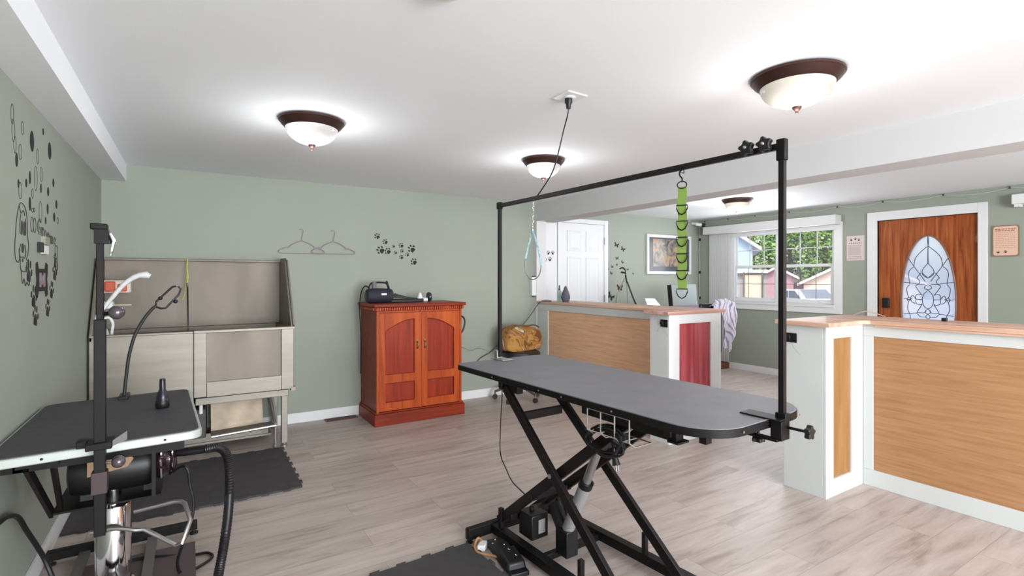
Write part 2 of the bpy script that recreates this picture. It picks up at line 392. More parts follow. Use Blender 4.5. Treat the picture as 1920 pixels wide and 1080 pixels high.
for k in range(64):
    a = 2*PI*k/64; cy, cz = math.cos(a), math.sin(a)
    inner.append((oy+ory*cy, oz+orz*cz))
    tt = min(((y1-oy)/cy if cy > 1e-6 else 9), ((y0-oy)/cy if cy < -1e-6 else 9), ((z1-oz)/cz if cz > 1e-6 else 9), ((z0-oz)/cz if cz < -1e-6 else 9))
    outer.append((oy+tt*cy, oz+tt*cz))
for cyy, czz in ((y0, z0), (y1, z0), (y0, z1), (y1, z1)):
    k = min(range(64), key=lambda i: (outer[i][0]-cyy)**2+(outer[i][1]-czz)**2); outer[k] = (cyy, czz)
slab = ring_plate(MB(), outer, inner, XD+.02, XD+.062).build('door_slab', oak_door, door_frame, smooth=0)
rim = MB().tube([(XD+.02, y, z) for y, z in oval(oy, oz, ory+.004, orz+.004, 64)], .009, 8, True)
rim.build('oval_moulding', mat('brown oval frame', S(132, 96, 76), .4), slab)
g = MB().prism(oval(oy, oz, ory+.004, orz+.004, 64), (XD+.036, 0, 0), (0, 1, 0), (0, 0, 1), (1, 0, 0), .006)
g.build('oval_glass', art_glass, slab)
# leading: drawn from the glass pattern, mirrored about the middle
def gp(px, py): return (XD+.031, oy-(px-447)*.00090, 1.784-(py-130)*.00103)
lead = MB(); R_ = .0036
half = [[(447,130),(440,240)], [(440,240),(360,310),(318,370),(305,440),(310,455)], [(447,240),(445,420)], [(445,420),(400,475),(388,510),(400,545),(445,575)],
        [(447,575),(400,530),(385,515)], [(247,360),(310,455),(375,545),(420,610)], [(300,455),(262,490),(248,540),(258,600),(262,640)], [(335,572),(375,520)], [(335,572),(365,610),(350,640)],
        [(200,620),(262,625),(350,640),(415,640)], [(262,645),(232,680),(235,730),(250,780),(285,800)], [(322,660),(345,700),(390,760)], [(322,660),(350,640)], [(447,645),(418,660),(415,685),(447,700)],
        [(447,705),(410,740),(392,790),(395,840),(415,880),(447,900)], [(385,803),(320,800)], [(385,750),(345,745),(322,770),(325,795)], [(325,805),(330,845),(365,860),(390,850)], [(285,800),(250,805),(230,800)],
        [(200,795),(230,800),(250,780)], [(250,825),(240,880),(245,930),(262,960),(270,1010)], [(390,855),(360,900),(335,945)], [(335,940),(400,945),(430,925)], [(447,900),(425,920),(425,945),(447,955)],
        [(200,965),(262,960),(330,950),(370,985),(430,985)], [(447,955),(425,985),(447,1010)], [(325,800),(290,760),(270,800),(290,835),(320,845)], [(230,800),(250,825),(270,800)]]
for pl in half:
    for sg in (1, -1):
        q = [gp(447+sg*(px-447), py) for px, py in pl]
        lead.tube(crv(q, 4) if len(q) > 2 else q, R_, 5)
lead.build('leading', mat('dark lead came', S(70, 72, 80), .5, .5), slab)
k_ = MB().box(XD-.005, XD+.02, 2.685, 2.755, .985, 1.10); k_.build('keypad_lock', black_plastic, slab, bevel=.006)
MB().tube([(XD+.02, 2.71, .80), (XD-.04, 2.71, .80), (XD-.045, 2.62, .80)], .009, 8).build('door_handle', black_metal, slab)

# door_2 : white six-panel door in the rear wall
dx0, dx1 = 4.05, 4.78
tr = MB(); tr.box(dx0-.06, dx0, YQ-.02, YQ, 0, 2.11); tr.box(dx1, dx1+.07, YQ-.02, YQ, 0, 2.11); tr.box(dx0, dx1, YQ-.02, YQ, 2.05, 2.11)
d2 = struct(tr, 'door_2', trim_bright, bevel=.003)
ds = MB().box(dx0+.003, dx1-.003, YQ-.012, YQ, .01, 2.045).build('door_slab', door_white, d2)
for (pz0, pz1) in ((1.68, 1.95), (.98, 1.60), (.2, .86)):
    for (px0, px1) in ((dx0+.10, dx0+.32), (dx1-.32, dx1-.10)):
        p = MB(); y_ = YQ-.012
        a, b, c, d = px0, px1, pz0, pz1; i = .022; j = .05
        L0 = [(a, y_-.001, c), (b, y_-.001, c), (b, y_-.001, d), (a, y_-.001, d)]
        L1 = [(a+i, y_+.006, c+i), (b-i, y_+.006, c+i), (b-i, y_+.006, d-i), (a+i, y_+.006, d-i)]
        L0 = [(a, y_-.009, c), (b, y_-.009, c), (b, y_-.009, d), (a, y_-.009, d)]
        L1 = [(a+i, y_-.002, c+i), (b-i, y_-.002, c+i), (b-i, y_-.002, d-i), (a+i, y_-.002, d-i)]
        L2 = [(a+j, y_-.010, c+j), (b-j, y_-.010, c+j), (b-j, y_-.010, d-j), (a+j, y_-.010, d-j)]
        Lb = [(a, y_+.001, c), (b, y_+.001, c), (b, y_+.001, d), (a, y_+.001, d)]
        fs = []
        for m0 in (0, 4, 8):
            for k in range(4): l = (k+1) % 4; fs.append((m0+k, m0+l, m0+4+l, m0+4+k))
        fs.append((12, 13, 14, 15))
        p.add(Lb+L0+L1+L2, fs); p.build('door_panel', door_white, ds, smooth=0)
for z in (.3, 1.05, 1.83): MB().box(dx1-.006, dx1+.006, YQ-.03, YQ-.019, z-.05, z+.05).build('hinge', zinc, d2)

# ------------------------------------------------------------ ceiling lights
def dome_light(name_label, x, y, z, rad, dome, colr, energy, inside=True):
    t = thing('ceiling_light', name_label, 'light', (x, y, z), 0, 'domed bronze flush ceiling lights')
    r = rad
    prof = [(r*.9, 0), (r, -.004), (r, -.014), (r*.96, -.020), (r*.93, -.030), (r*.88, -.036), (r*.84, -.046), (r*.80, -.050), (r*.76, -.048), (r*.76, -.01)]
    MB().lathe((0, 0, 0), prof, 48, cap=False).build('rim', bronze, t, True)
    R = r*.80; pr = [(R*math.cos(a), -.045-.095*math.sin(a)) for a in [PI/2*k/10 for k in range(10)]]+[(.006, -.140)]
    MB().lathe((0, 0, 0), pr, 48, cap=False).build('glass_dome', dome, t, True)
    MB().lathe((0, 0, 0), [(.004, -.135), (.020, -.137), (.019, -.145), (.010, -.155), (.006, -.160), (.007, -.166), (.002, -.172)], 16).build('finial', bronze, t, True)
    l = add_light('bulb_glow', 'POINT', (0, 0, -.215), energy, colr, shadow_soft_size=.09); l.parent = t
    return t
CW = (1, .98, .97); CN = (.97, .985, 1)
dome_light('domed bronze ceiling light hanging nearest the side wall and the steel tub', .582, 3.06, ZC, .175, dome_cool, CN, 4)
dome_light('largest looking domed ceiling light with a warm glow beside the header', 2.263, 1.25, ZC, .186, dome_warm, CW, 3.4)
dome_light('domed bronze ceiling light crossed by the hanging black cord', 2.244, 3.138, ZC, .158, dome_cool, CN, 3.6)
dome_light('domed ceiling light with a creamy glow in the front room near the window', 5.29, 3.60, ZF, .167, dome_warm, CW, 10)
dome_light('domed ceiling light in the front room over the entry side', 5.25, .2, ZF, .167, dome_warm, CW, 10)
dome_light('added unseen domed ceiling light over the near part of the grooming room', .9, -.9, ZC, .175, dome_cool, CN, 11)  # added lamp out of view, fills the near end of the room
dome_light('added unseen domed ceiling light over the near side of the big grooming table', 2.5, -1.5, ZC, .175, dome_cool, CN, 13)  # second lamp added out of view to brighten the left wall
sd = thing('smoke_detector', 'white round smoke detector on the ceiling at the very top of the view', 'smoke detector', (.655, 1.435, ZC))
MB().lathe((0, 0, 0), [(.06, 0), (.062, -.012), (.055, -.024), (.03, -.03), (.002, -.031)], 24).build('housing', white_plastic, sd, True)
MB().lathe((0, 0, 0), [(.022, -.029), (.02, -.033), (.001, -.034)], 16).build('test_button', white_plastic, sd, True)

# ceiling outlet plate with the hanging cord
cp = thing('ceiling_outlet', 'square white ceiling outlet plate holding a black plug', 'outlet', (1.578, 1.985, ZC), math.radians(3))
MB().box(-.062, .062, -.06, .06, -.006, 0).build('plate', white_plastic, cp, True, bevel=.002)
MB().lathe((0, 0, 0), [(.028, -.006), (.028, -.010), (.020, -.012)], 20).build('socket', white_plastic, cp, True)
TC = Vector((1.597, 1.797, 0)); TA = math.radians(3.3)
TW = Matrix.Translation(TC) @ Matrix.Rotation(TA, 4, 'Z')
def tl(a, b, z): return TW @ Vector((a, b, z))
hc = MB().tube(crv([(1.574, 1.99, 2.20), (1.574, 1.992, 2.14), tl(.0, .245, 2.06), tl(0, .28, 1.97), tl(.0, .33, 1.87), tl(.0, .42, 1.79), tl(.012, .485, 1.757), tl(.02, .50, 1.745)], 6), .0035, 6)
hc.lathe((1.574, 1.99, 2.155), [(.011, 0), (.013, .02), (.019, .03), (.019, .05)], 12)
tag(hc.build('black_cable', black_plastic), 'thin black cord hanging from the ceiling outlet down to the overhead bar', 'cord')

# ------------------------------------------------------------ big electric grooming table
gt = thing('grooming_table', 'large black electric lifting grooming table with crossed scissor legs in the middle of the room', 'table', TC, TA)
TZ = .85
HW, HL = .312, .80
poly = rrect(-HW, HW, -HL, HL, [.06, .05, .16, .16], 8)
MB().prism([(x*.992, y*.997) for x, y in poly], (0, 0, TZ-.006), (1, 0, 0), (0, 1, 0), (0, 0, 1), .006).build('tabletop', table_rub, gt, True, bevel=.002)
MB().prism(poly, (0, 0, TZ-.030), (1, 0, 0), (0, 1, 0), (0, 0, 1), .027).build('table_rim', black_metal, gt, True, bevel=.002)
for x, y in ((-HW-.001, .42), (-HW-.001, .05), (-HW-.001, -.38), (-HW-.001, -.1), (-.16, -HL-.001), (.2, -HL-.001)):
    MB().lathe((x, y, TZ-.016), [(.004, 0), (.004, -.002)], 8, 'x' if abs(y) < .7 else 'y').build('rim_screw', zinc, gt, True)
def lbar(name, p, q, w, h, m=black_metal2, bevel=.003, up=(0, 0, 1)):
    return MB().bar(p, q, w, h, up).build(name, m, gt, True, bevel=bevel)
NA, FA = -.25, .0
# scissor legs
lbar('scissor_leg', (NA-.015, .37, .785), (NA-.015, -.455, .065), .022, .045)
lbar('scissor_leg', (FA+.015, .37, .785), (FA+.06, -.455, .065), .022, .045)
lbar('scissor_leg', (NA+.015, .47, .09), (NA+.015, -.41, .80), .022, .045)
lbar('scissor_leg', (FA-.015, .47, .09), (FA-.015, -.41, .80), .022, .045)
lbar('cross_brace', (NA, .275, .66), (FA+.01, .275, .66), .022, .04)
lbar('cross_brace', (NA, .36, .15), (FA, .36, .15), .03, .03)
lbar('cross_brace', (NA, .20, .30), (FA, .20, .30), .03, .03)
lbar('cross_brace', (NA, -.20, .64), (FA, -.20, .64), .03, .035)
MB().tube([(NA-.03, .02, .462), (NA+.03, .02, .462)], .010, 12).build('pivot_bolt', zinc, gt, True)
MB().tube([(FA-.03, .02, .462), (FA+.03, .02, .462)], .010, 12).build('pivot_bolt', zinc, gt, True)
# upper frame
lbar('top_rail', (NA, .43, .795), (NA, .27, .795), .035, .05)
lbar('top_rail', (FA, .43, .795), (FA, .27, .795), .035, .05)
tr_ = MB().box(NA-.02, NA+.02, -.63, -.20, .776, .82); tr_.box(NA-.03, NA+.03, -.645, -.60, .772, .780); tr_.build('roller_track', black_metal, gt, True, bevel=.002)
tr_ = MB().box(FA-.02, FA+.02, -.63, -.15, .776, .82); tr_.build('roller_track', black_metal, gt, True, bevel=.002)
lbar('top_crossbar', (-.28, -.20, .80), (.26, -.20, .80), .03, .04)
lbar('top_crossbar', (-.28, .40, .80), (.26, .40, .80), .03, .04)
lbar('top_crossbar', (-.28, -.60, .805), (.26, -.60, .805), .03, .03)
MB().box(-.275, -.245, -.745, -.72, .80, .822).build('corner_block', black_metal, gt, True)
# base
BN, BF = -.245, .13
lbar('base_rail', (BN, .50, .045), (BN, -.62, .045), .045, .045, black_metal)
lbar('base_rail', (BF, .50, .045), (BF+.05, -.62, .045), .045, .045, black_metal)
lbar('base_end_bar', (-.40, .515, .045), (.30, .515, .045), .035, .055, black_metal)
lbar('base_end_bar', (-.36, -.60, .045), (.32, -.60, .045), .035, .055, black_metal)
lbar('base_crossbar', (BN, .14, .035), (BF, .14, .035), .03, .03, black_metal)
for x, y in ((-.385, .515), (.285, .515), (-.35, -.60), (.31, -.60)):
    MB().lathe((x, y, 0), [(.018, 0), (.018, .006), (.006, .010), (.006, .03)], 12).build('levelling_foot', black_rubber, gt, True)
for x, y in ((BN, .44), (BN, -.145), (BF+.02, -.145), (BF, .44)):
    MB().box(x-.011, x+.011, y-.011, y+.011, .06, .165).build('stop_post', black_metal2, gt, True, bevel=.002)
# motor and actuator
cb = MB().box(-.215, -.115, .225, .33, .075, .19).build('control_box', black_plastic, gt, True, bevel=.005)
lab(MB().box(-.175, -.135, .2235, .2255, .10, .165).build('label_plate', mat('grey label', S(150, 146, 144), .5), cb, True), 'blank pale grey label on the control box')
MB().lathe((-.165, .29, .19), [(.012, 0), (.012, .018), (.006, .02)], 12).build('box_knob', black_plastic, cb, True)
AX = -.12
MB().tube([(AX, .075, .17), (AX, -.045, .42)], .028, 20).build('actuator_tube', mat('grey aluminium tube', S(168, 167, 167), .4, .5), gt, True)
MB().tube([(AX, -.037, .40), (AX, -.048, .425)], .032, 20).build('actuator_collar', black_plastic, gt, True)
MB().tube([(AX, -.04, .41), (AX, -.13, .61)], .019, 20).build('actuator_rod', zinc, gt, True)
mt = MB().box(AX-.035, AX+.035, .045, .125, .05, .17); mt.tube([(AX, .08, .12), (AX+.02, .20, .235)], .032, 18); MB().box(AX-.02, AX+.02, -.155, -.115, .59, .63).build('rod_bracket', black_metal, gt, True, bevel=.003)
mt.build('actuator_motor', black_plastic, gt, True, bevel=.004)
wr = MB()
for k in range(4):
    pa = (-.03+.01*k, .16-.02*k, .24)
    wr.tube(crv([(AX-.02, .27, .20), (AX+.03, .22-.01*k, .27+.012*k), (AX+.05, .14, .25-.02*k), (AX+.035, .09, .17)], 5), .0028, 5)
wr.build('motor_wire', black_plastic, gt, True)
# wire cord rack under the edge
rk = MB(); ra = -.305
for k in range(4):
    b = -.245-.071*k
    rk.tube([(ra, b, .818), (ra, b, .735), (ra+.03, b, .715), (ra+.12, b, .715)], .0028, 6)
rk.tube([(ra, -.245, .818), (ra, -.459, .818)], .0028, 6); rk.tube([(ra+.0, -.245, .735), (ra, -.459, .735)], .0022, 6); rk.tube([(ra+.12, -.245, .715), (ra+.12, -.459, .715)], .0028, 6)
rk.build('cord_rack', zinc, gt, True)
# coiled cord in the rack
cc = MB(); pts = []
for k in range(100):
    a = 2*PI*k/22; rr = .108+.012*math.sin(k*.9)
    pts.append((-.282+.022*math.sin(a+1)+.012*math.sin(k*.37), -.32+rr*math.cos(a), .704+.048*math.sin(a)-.012*math.cos(a)+.010*math.sin(k*.23)))
pts += [(-.26, -.33, .70), (-.27, -.35, .68), (-.272, -.356, .655)]
cc.tube(pts, .0048, 7)
c_ = tag(cc.build('coiled_cable', black_plastic, None), 'coiled black power cord with a plug lying in the wire rack below the large table', 'cord')
for v in c_.data.vertices: v.co = TW @ v.co
pg = MB().tube([(-.272, -.356, .66), (-.274, -.368, .625)], [.010, .016], 10); pg_o = pg.v; pg.v = [tuple(TW @ Vector(p)) for p in pg.v]
pg.build('plug', black_plastic, c_)
pg = MB()
for dx in (-.006, .006): pg.bar((-.274+dx, -.368, .626), (-.275+dx, -.374, .605), .0015, .005)
pg.v = [tuple(TW @ Vector(p)) for p in pg.v]; pg.build('prong', zinc, c_)
dc = MB().tube(crv([tl(-.10, .60, .80), tl(-.10, .64, .74), tl(-.10, .645, .66), tl(-.11, .645, .5), tl(-.12, .63, .36), tl(-.15, .53, .31), tl(-.20, .41, .30), tl(-.235, .3, .305), tl(-.245, .235, .30)], 8), .0032, 6)
tag(dc.build('thin_cable', black_plastic), 'thin dark cord dangling behind the crossed legs of the large table', 'cord')

# overhead H-frame clamped to the table
of = thing('overhead_grooming_arm', 'tall black square tube grooming frame spanning over the large table', 'grooming arm', tl(0, 0, TZ), TA)
def ob(name, mb, m=black_metal2, bevel=.002):
    mb.v = [tuple(TW @ Vector(p)) for p in mb.v]; return mb.build(name, m, of, bevel=bevel)
px1_, px2_ = -.012, .035
ob('post', MB().box(px1_-.010, px1_+.010, .787, .807, .862, 1.745))
ob('post', MB().box(px2_-.0097, px2_+.0097, -.834, -.8145, .80, 1.745))
ob('crossbar', MB().bar((px1_, .82, 1.748), (px2_, -.83, 1.764), .018, .022))
ob('corner_bracket', MB().box(px2_-.0125, px2_+.0125, -.839, -.808, 1.715, 1.788), black_metal, .004)
ob('corner_bracket', MB().box(px1_-.013, px1_+.013, .782, .815, 1.728, 1.768), black_metal, .004)
def star_knob(c, ax, r=.021, d=.018):
    base = {'x': ((0,1,0), (0,0,1), (1,0,0)), 'z': ((1,0,0), (0,1,0), (0,0,1)), 'y': ((1,0,0), (0,0,1), (0,1,0))}[ax]
    pl = [((r if (k//2) % 2 == 0 else r*.72)*math.cos(2*PI*k/20), (r if (k//2) % 2 == 0 else r*.72)*math.sin(2*PI*k/20)) for k in range(20)]
    return MB().prism(pl, c, base[0], base[1], base[2], d)
for bb in (-.722, -.785):
    ob('knob', star_knob((px2_-.052, bb, 1.772), 'x', .027, .022), black_plastic, .003); ob('knob_bolt', MB().tube([(px2_-.052, bb, 1.772), (px2_-.01, bb, 1.768)], .005, 8), zinc, 0)
    ob('bolt_cap', MB().ball((px2_-.054, bb, 1.773), .006, 8), zinc, 0)
cl = MB().box(px2_-.014, px2_+.014, -.842, -.806, .80, .872); cl.box(px2_-.05, px2_+.016, -.842, -.70, .851, .856); cl.box(px2_-.045, px2_-.02, -.83, -.70, .78, .79); cl.box(px2_-.040, px2_+.014, -.842, -.804, .785, .85)
ob('clamp', cl, black_metal, .003)
ob('knob', star_knob((px2_-.035, -.76, .765), 'z', .022, .014), black_plastic, .003)
ob('knob_bolt', MB().tube([(px2_-.035, -.76, .77), (px2_-.035, -.76, .82)], .005, 8), black_metal, 0)
ob('knob', star_knob((px2_, -.92, .826), 'y', .024, .018), black_plastic, .003)
ob('knob_bolt', MB().tube([(px2_, -.91, .826), (px2_, -.84, .826)], .005, 8), black_metal, 0)
cl = MB().box(px1_-.045, px1_+.03, .70, .83, .851, .856); cl.box(px1_-.018, px1_+.018, .80, .83, .80, .90)
ob('clamp', cl, zinc, .002)

# green belt with D rings
gb = thing('ring_strap', 'lime green strap with a row of black D rings hanging from the overhead bar', 'strap', tl(.025, -.438, 1.75), TA)
def gbl(name, mb, m, bevel=0):
    mb.v = [tuple(TW @ Vector(p)) for p in mb.v]; return mb.build(name, m, gb, bevel=bevel)
lime = mat('lime webbing', S(104, 130, 50), .7, bump=.3, bscale=900)
pts = [(.022+.003*math.sin(k*1.3), -.438, 1.682-.0192*k) for k in range(22)]
gbl('webbing', MB().strip(pts, (.53, -.85, 0), .034, .003), lime)
hk = MB().tube(crv([(.022, -.438, 1.75), (.018, -.430, 1.742), (.022, -.428, 1.728), (.022, -.438, 1.716), (.022, -.438, 1.70)], 4), .003, 6)
hk.tube([(.022-.012, -.438, 1.765), (.022-.012, -.438, 1.738), (.022+.012, -.438, 1.738), (.022+.012, -.438, 1.765)], .002, 6)
gbl('snap_hook', hk, black_metal)
wd = Vector((.53, -.85, 0)).normalized(); nd = Vector((.85, .53, 0)).normalized()
for zc in (1.609, 1.547, 1.483, 1.418, 1.352, 1.279):
    c = Vector((.022, -.438, zc))-nd*.006; rr = .021
    gbl('d_ring', MB().tube([c+wd*rr, c+wd*rr*.95+Vector((0, 0, -.014)), c+wd*rr*.6+Vector((0, 0, -.030)), c+Vector((0, 0, -.037)), c-wd*rr*.6+Vector((0, 0, -.030)), c-wd*rr*.95+Vector((0, 0, -.014)), c-wd*rr], .0024, 6, True), black_metal)
c = Vector((.022, -.438, 1.690))
gbl('d_ring', MB().tube([c+Vector((.016*0, 0, 0))+wd*.018*math.cos(t)+Vector((0, 0, .014*math.sin(t))) for t in [2*PI*i/14 for i in range(14)]], .0024, 6, True), black_metal)

# blue leash loop with a chain
ls = thing('grooming_loop', 'pale teal and blue patterned dog grooming loop hanging on a silver chain from the bar', 'leash', tl(.0, .495, 1.74), TA)
def lsl(name, mb, m):
    mb.v = [tuple(TW @ Vector(p)) for p in mb.v]; return mb.build(name, m, ls)
ch = MB()
for k in range(11):
    c = Vector((.002*math.sin(k*2), .495+.0006*k, 1.735-.0145*k)); u = Vector((1, 0, 0)) if k % 2 else Vector((.6, .8, 0))
    ch.tube([c+u*.005*math.cos(t)+Vector((0, 0, .010*math.sin(t))) for t in [2*PI*i/10 for i in range(10)]], .0018, 5, True)
lsl('chain', ch, chrome)
def loopmat():
    m = mat('teal blue patterned webbing', S(156, 192, 194), .6, var=.35, vscale=60); return m
teal = loopmat(); blue = mat('blue patterned webbing', S(136, 162, 178), .6, var=.45, vscale=60); lw = mat('thin grey loop line', S(120, 125, 120), .5)
lsl('loop_webbing', MB().strip(crv([(0, .502, 1.58), (0, .522, 1.53), (0, .548, 1.47), (0, .562, 1.43)], 5), (1, .4, 0), .016, .003), teal)
lsl('loop_webbing', MB().strip(crv([(0, .498, 1.58), (0, .472, 1.53), (0, .446, 1.475), (0, .430, 1.42), (0, .424, 1.385)], 5), (1, .4, 0), .016, .003), blue)
lsl('loop_line', MB().tube(crv([(0, .562, 1.435), (0, .568, 1.39), (0, .558, 1.35), (0, .53, 1.325), (0, .495, 1.315), (0, .455, 1.328), (0, .432, 1.355), (0, .424, 1.39)], 5), .003, 6), lw)
lsl('swivel', MB().lathe((0, .50, 1.575), [(.003, .0), (.007, .004), (.007, .014), (.003, .018)], 10), chrome)

# ------------------------------------------------------------ stainless dog bath against the back wall
tb = thing('dog_bath', 'stainless steel dog washing tub on legs with tall splash walls against the green wall', 'bath', (.05, 4.7, 0))
BX0, BX1, BF_, BB = -.57, .69, 4.36, 5.02
m_ = MB(); m_.box(BX0, BX1+.03, BB-.03, BB-.005, .50, 1.478); m_.box(BX0, BX1+.045, BB-.075, BB-.002, 1.462, 1.480)
m_.build('back_splash', steel_in, tb, bevel=.003)
pl = [(BF_, .90), (BF_, .945), (4.70, 1.470), (BB-.03, 1.478), (BB-.03, .90)]
m_ = MB().prism([(y, z) for y, z in pl], (BX1-.018, 0, 0), (0, 1, 0), (0, 0, 1), (1, 0, 0), .016)
m_.bar((BX1+.002, BF_, .945), (BX1+.002, 4.70, 1.470), .045, .012, (1, 0, 0)); m_.bar((BX1+.002, 4.70, 1.472), (BX1+.002, BB-.01, 1.478), .045, .012, (1, 0, 0))
m_.build('side_splash', steel, tb, bevel=.002)
m_ = MB().prism([(y, z) for y, z in pl], (BX0, 0, 0), (0, 1, 0), (0, 0, 1), (1, 0, 0), .016); m_.build('side_splash', steel, tb, bevel=.002)
m_ = MB().box(BX0, .02, BF_, BF_+.02, .40, .935); m_.box(BX0, .02, BF_-.008, BF_+.035, .925, .94)
m_.build('front_panel', steel, tb, bevel=.003)
m_ = MB(); m_.box(BX0+.01, BX1-.01, BF_+.02, BB-.03, .50, .515); m_.box(BX0+.01, BX1-.01, BB-.12, BB-.03, .90, .93); m_.box(BX1-.06, BX1-.01, BF_+.02, BB-.03, .50, .93)
m_.build('basin', steel_in, tb)
m_ = MB(); m_.box(.02, .10, BF_-.02, BF_+.02, .46, .935); m_.box(.60, BX1, BF_-.02, BF_+.02, .455, .935); m_.box(.10, .60, BF_-.02, BF_+.02, .455, .56)
m_.box(.02, BX1+.01, BF_-.028, BF_+.03, .925, .945)
m_.build('door_frame', steel, tb, bevel=.003)
dd = MB().box(.10, .60, BF_, BF_+.012, .56, .925).build('bath_door', steel_in, tb)
MB().box(.10, .60, BF_-.022, BF_+.0, .555, .566).build('door_track', steel, tb)
MB().box(BX1-.02, BX1+.012, BF_-.03, BF_+.03, .44, .47).build('corner_cap', steel, tb)
m_ = MB().box(.03, .655, BF_+.0, BF_+.05, .400, .450); m_.build('lower_rail', steel, tb, bevel=.003)
m_ = MB().box(BX0, .03, BF_+.01, BF_+.06, .34, .40); m_.build('lower_rail', steel, tb, bevel=.003)
for x, y in ((.627, 4.39), (.627, 4.95), (-.52, 4.95), (-.52, 4.39), (.135, 4.95)):
    lg = MB().box(x-.022, x+.022, y-.022, y+.022, .03, .45).build('leg', steel, tb, bevel=.003)
    MB().lathe((x, y, 0), [(.026, 0), (.026, .012), (.015, .02), (.015, .032)], 14).build('levelling_foot', zinc, lg)
# the ramp that folds up under the basin
m_ = MB(); m_.hexa([(.135, 4.60, .13), (.50, 4.60, .13), (.50, 4.615, .13), (.135, 4.615, .13), (.135, 4.72, .44), (.50, 4.72, .44), (.50, 4.735, .44), (.135, 4.735, .44)])
m_.build('ramp_panel', mat('rusty stained steel', S(188, 170, 150), .5, .5, var=.28, vscale=7), tb)
m_ = MB().hexa([(.13, 4.36, .155), (.56, 4.36, .175), (.56, 4.60, .145), (.13, 4.60, .13), (.13, 4.36, .165), (.56, 4.36, .185), (.56, 4.60, .155), (.13, 4.60, .14)])
m_.build('step_shelf', steel, tb, bevel=.002)
m_ = MB(); m_.tube([(.13, 4.355, .16), (.565, 4.355, .18)], .011, 10); m_.tube([(.56, 4.37, .03), (.56, 4.37, .20)], .012, 10); m_.tube([(.56, 4.37, .19), (.53, 4.62, .40)], .012, 10); m_.tube([(.585, 4.52, .19), (.555, 4.62, .42)], .009, 10)
m_.lathe((.56, 4.37, 0), [(.018, 0), (.018, .02), (.01, .03)], 12)
m_.build('ramp_frame', zinc, tb)
m_ = MB().hexa([(-.50, 4.62, .06), (.54, 4.62, .06), (.54, 4.64, .06), (-.50, 4.64, .06), (-.50, 4.62, .12), (.54, 4.62, .12), (.54, 4.64, .12), (-.50, 4.64, .12)]); m_.box(-.5, .56, 4.60, 4.92, .045, .06)
m_.build('lower_shelf', steel, tb)
MB().tube([(.065, 4.40, .40), (.065, 4.40, .33)], .012, 10).build('drain_stub', white_plastic, tb)
MB().box(-.40, .10, 4.5, 4.9, .12, .34).build('pump_cover', mat('dark grey pump cover', S(84, 78, 78), .6), tb, bevel=.01)

# things on the bath
sh = thing('shower_sprayer', 'white handheld shower sprayer rising from the white holder on the steel tub wall', 'shower head', (-.47, 4.55, 1.0))
MB().tube(crv([(-.545, 4.50, 1.06), (-.505, 4.50, 1.12), (-.46, 4.50, 1.19), (-.40, 4.50, 1.275), (-.345, 4.50, 1.325), (-.30, 4.50, 1.345)], 6), [.012]*6+[.014]*6+[.015]*6+[.017]*6+[.019]*6+[.021], 12).build('handle', white_plastic, sh)
MB().tube([(-.315, 4.50, 1.343), (-.27, 4.50, 1.347), (-.245, 4.50, 1.335)], [.020, .026, .018], 12).build('spray_head', white_plastic, sh)
MB().box(-.55, -.46, 4.52, 4.62, 1.11, 1.16).build('holder', white_plastic, sh, bevel=.006)
MB().tube(crv([(-.545, 4.50, 1.06), (-.55, 4.5, 1.0), (-.49, 4.52, 1.05), (-.46, 4.52, 1.01), (-.465, 4.52, .94), (-.47, 4.52, .80)], 6), .009, 8).build('hose', white_plastic, sh)
ob2 = thing('soap_dispenser', 'orange and white box fixed on the tub splash wall behind the sprayer', 'dispenser', (-.46, 4.9, 1.25))
MB().box(-.555, -.385, 4.86, 4.985, 1.21, 1.31).build('body', mat('white clear plastic', S(225, 215, 205), .3), ob2, bevel=.012)
MB().box(-.545, -.478, 4.852, 4.87, 1.222, 1.30).build('bottle', mat('orange red plastic', S(216, 92, 56), .4), ob2, bevel=.012)
MB().box(-.468, -.408, 4.852, 4.87, 1.222, 1.28).build('bottle', mat('orange red plastic', S(216, 92, 56), .4), ob2, bevel=.012)
bt = MB().lathe((-.52, 4.55, .62), [(.045, 0), (.05, .01), (.05, .28), (.03, .34), (.018, .36), (.018, .39)], 18)
tag(bt.build('shampoo_jug', white_plastic), 'white jug standing inside the tub behind the black post', 'jug')
ck = mat('cream soap tray', S(190, 176, 160), .5)
tag(MB().box(-.47, -.36, 4.60, 4.70, 1.125, 1.137).build('soap_tray', ck, bevel=.003), 'small pale shelf tray below the white sprayer holder', 'tray')
gl = thing('tub_tether', 'yellow green tether hooked on the tub rim with a black lower strap', 'tether', (-.02, 4.9, 1.47))
MB().tube(crv([(-.022, 4.945, 1.482), (-.022, 4.935, 1.46), (-.024, 4.90, 1.40), (-.018, 4.88, 1.34), (-.024, 4.86, 1.28)], 6), .005, 6).build('green_cord', mat('yellow green cord', S(196, 206, 84), .6, var=.2, vscale=80), gl)
MB().tube(crv([(-.024, 4.90, 1.36), (-.034, 4.89, 1.27), (-.04, 4.885, 1.20), (-.055, 4.88, 1.15)], 6), .003, 6).build('green_tail', mat('yellow green cord', S(196, 206, 84)), gl)
MB().tube([(-.024, 4.86, 1.285), (-.02, 4.84, 1.255)], .007, 8).build('snap_hook', chrome, gl)
MB().strip([(-.02, 4.84, 1.25), (-.018, 4.78, 1.12), (-.016, 4.74, .93), (-.016, 4.73, .83)], (1, 0, 0), .012, .003).build('black_strap', black_plastic, gl)

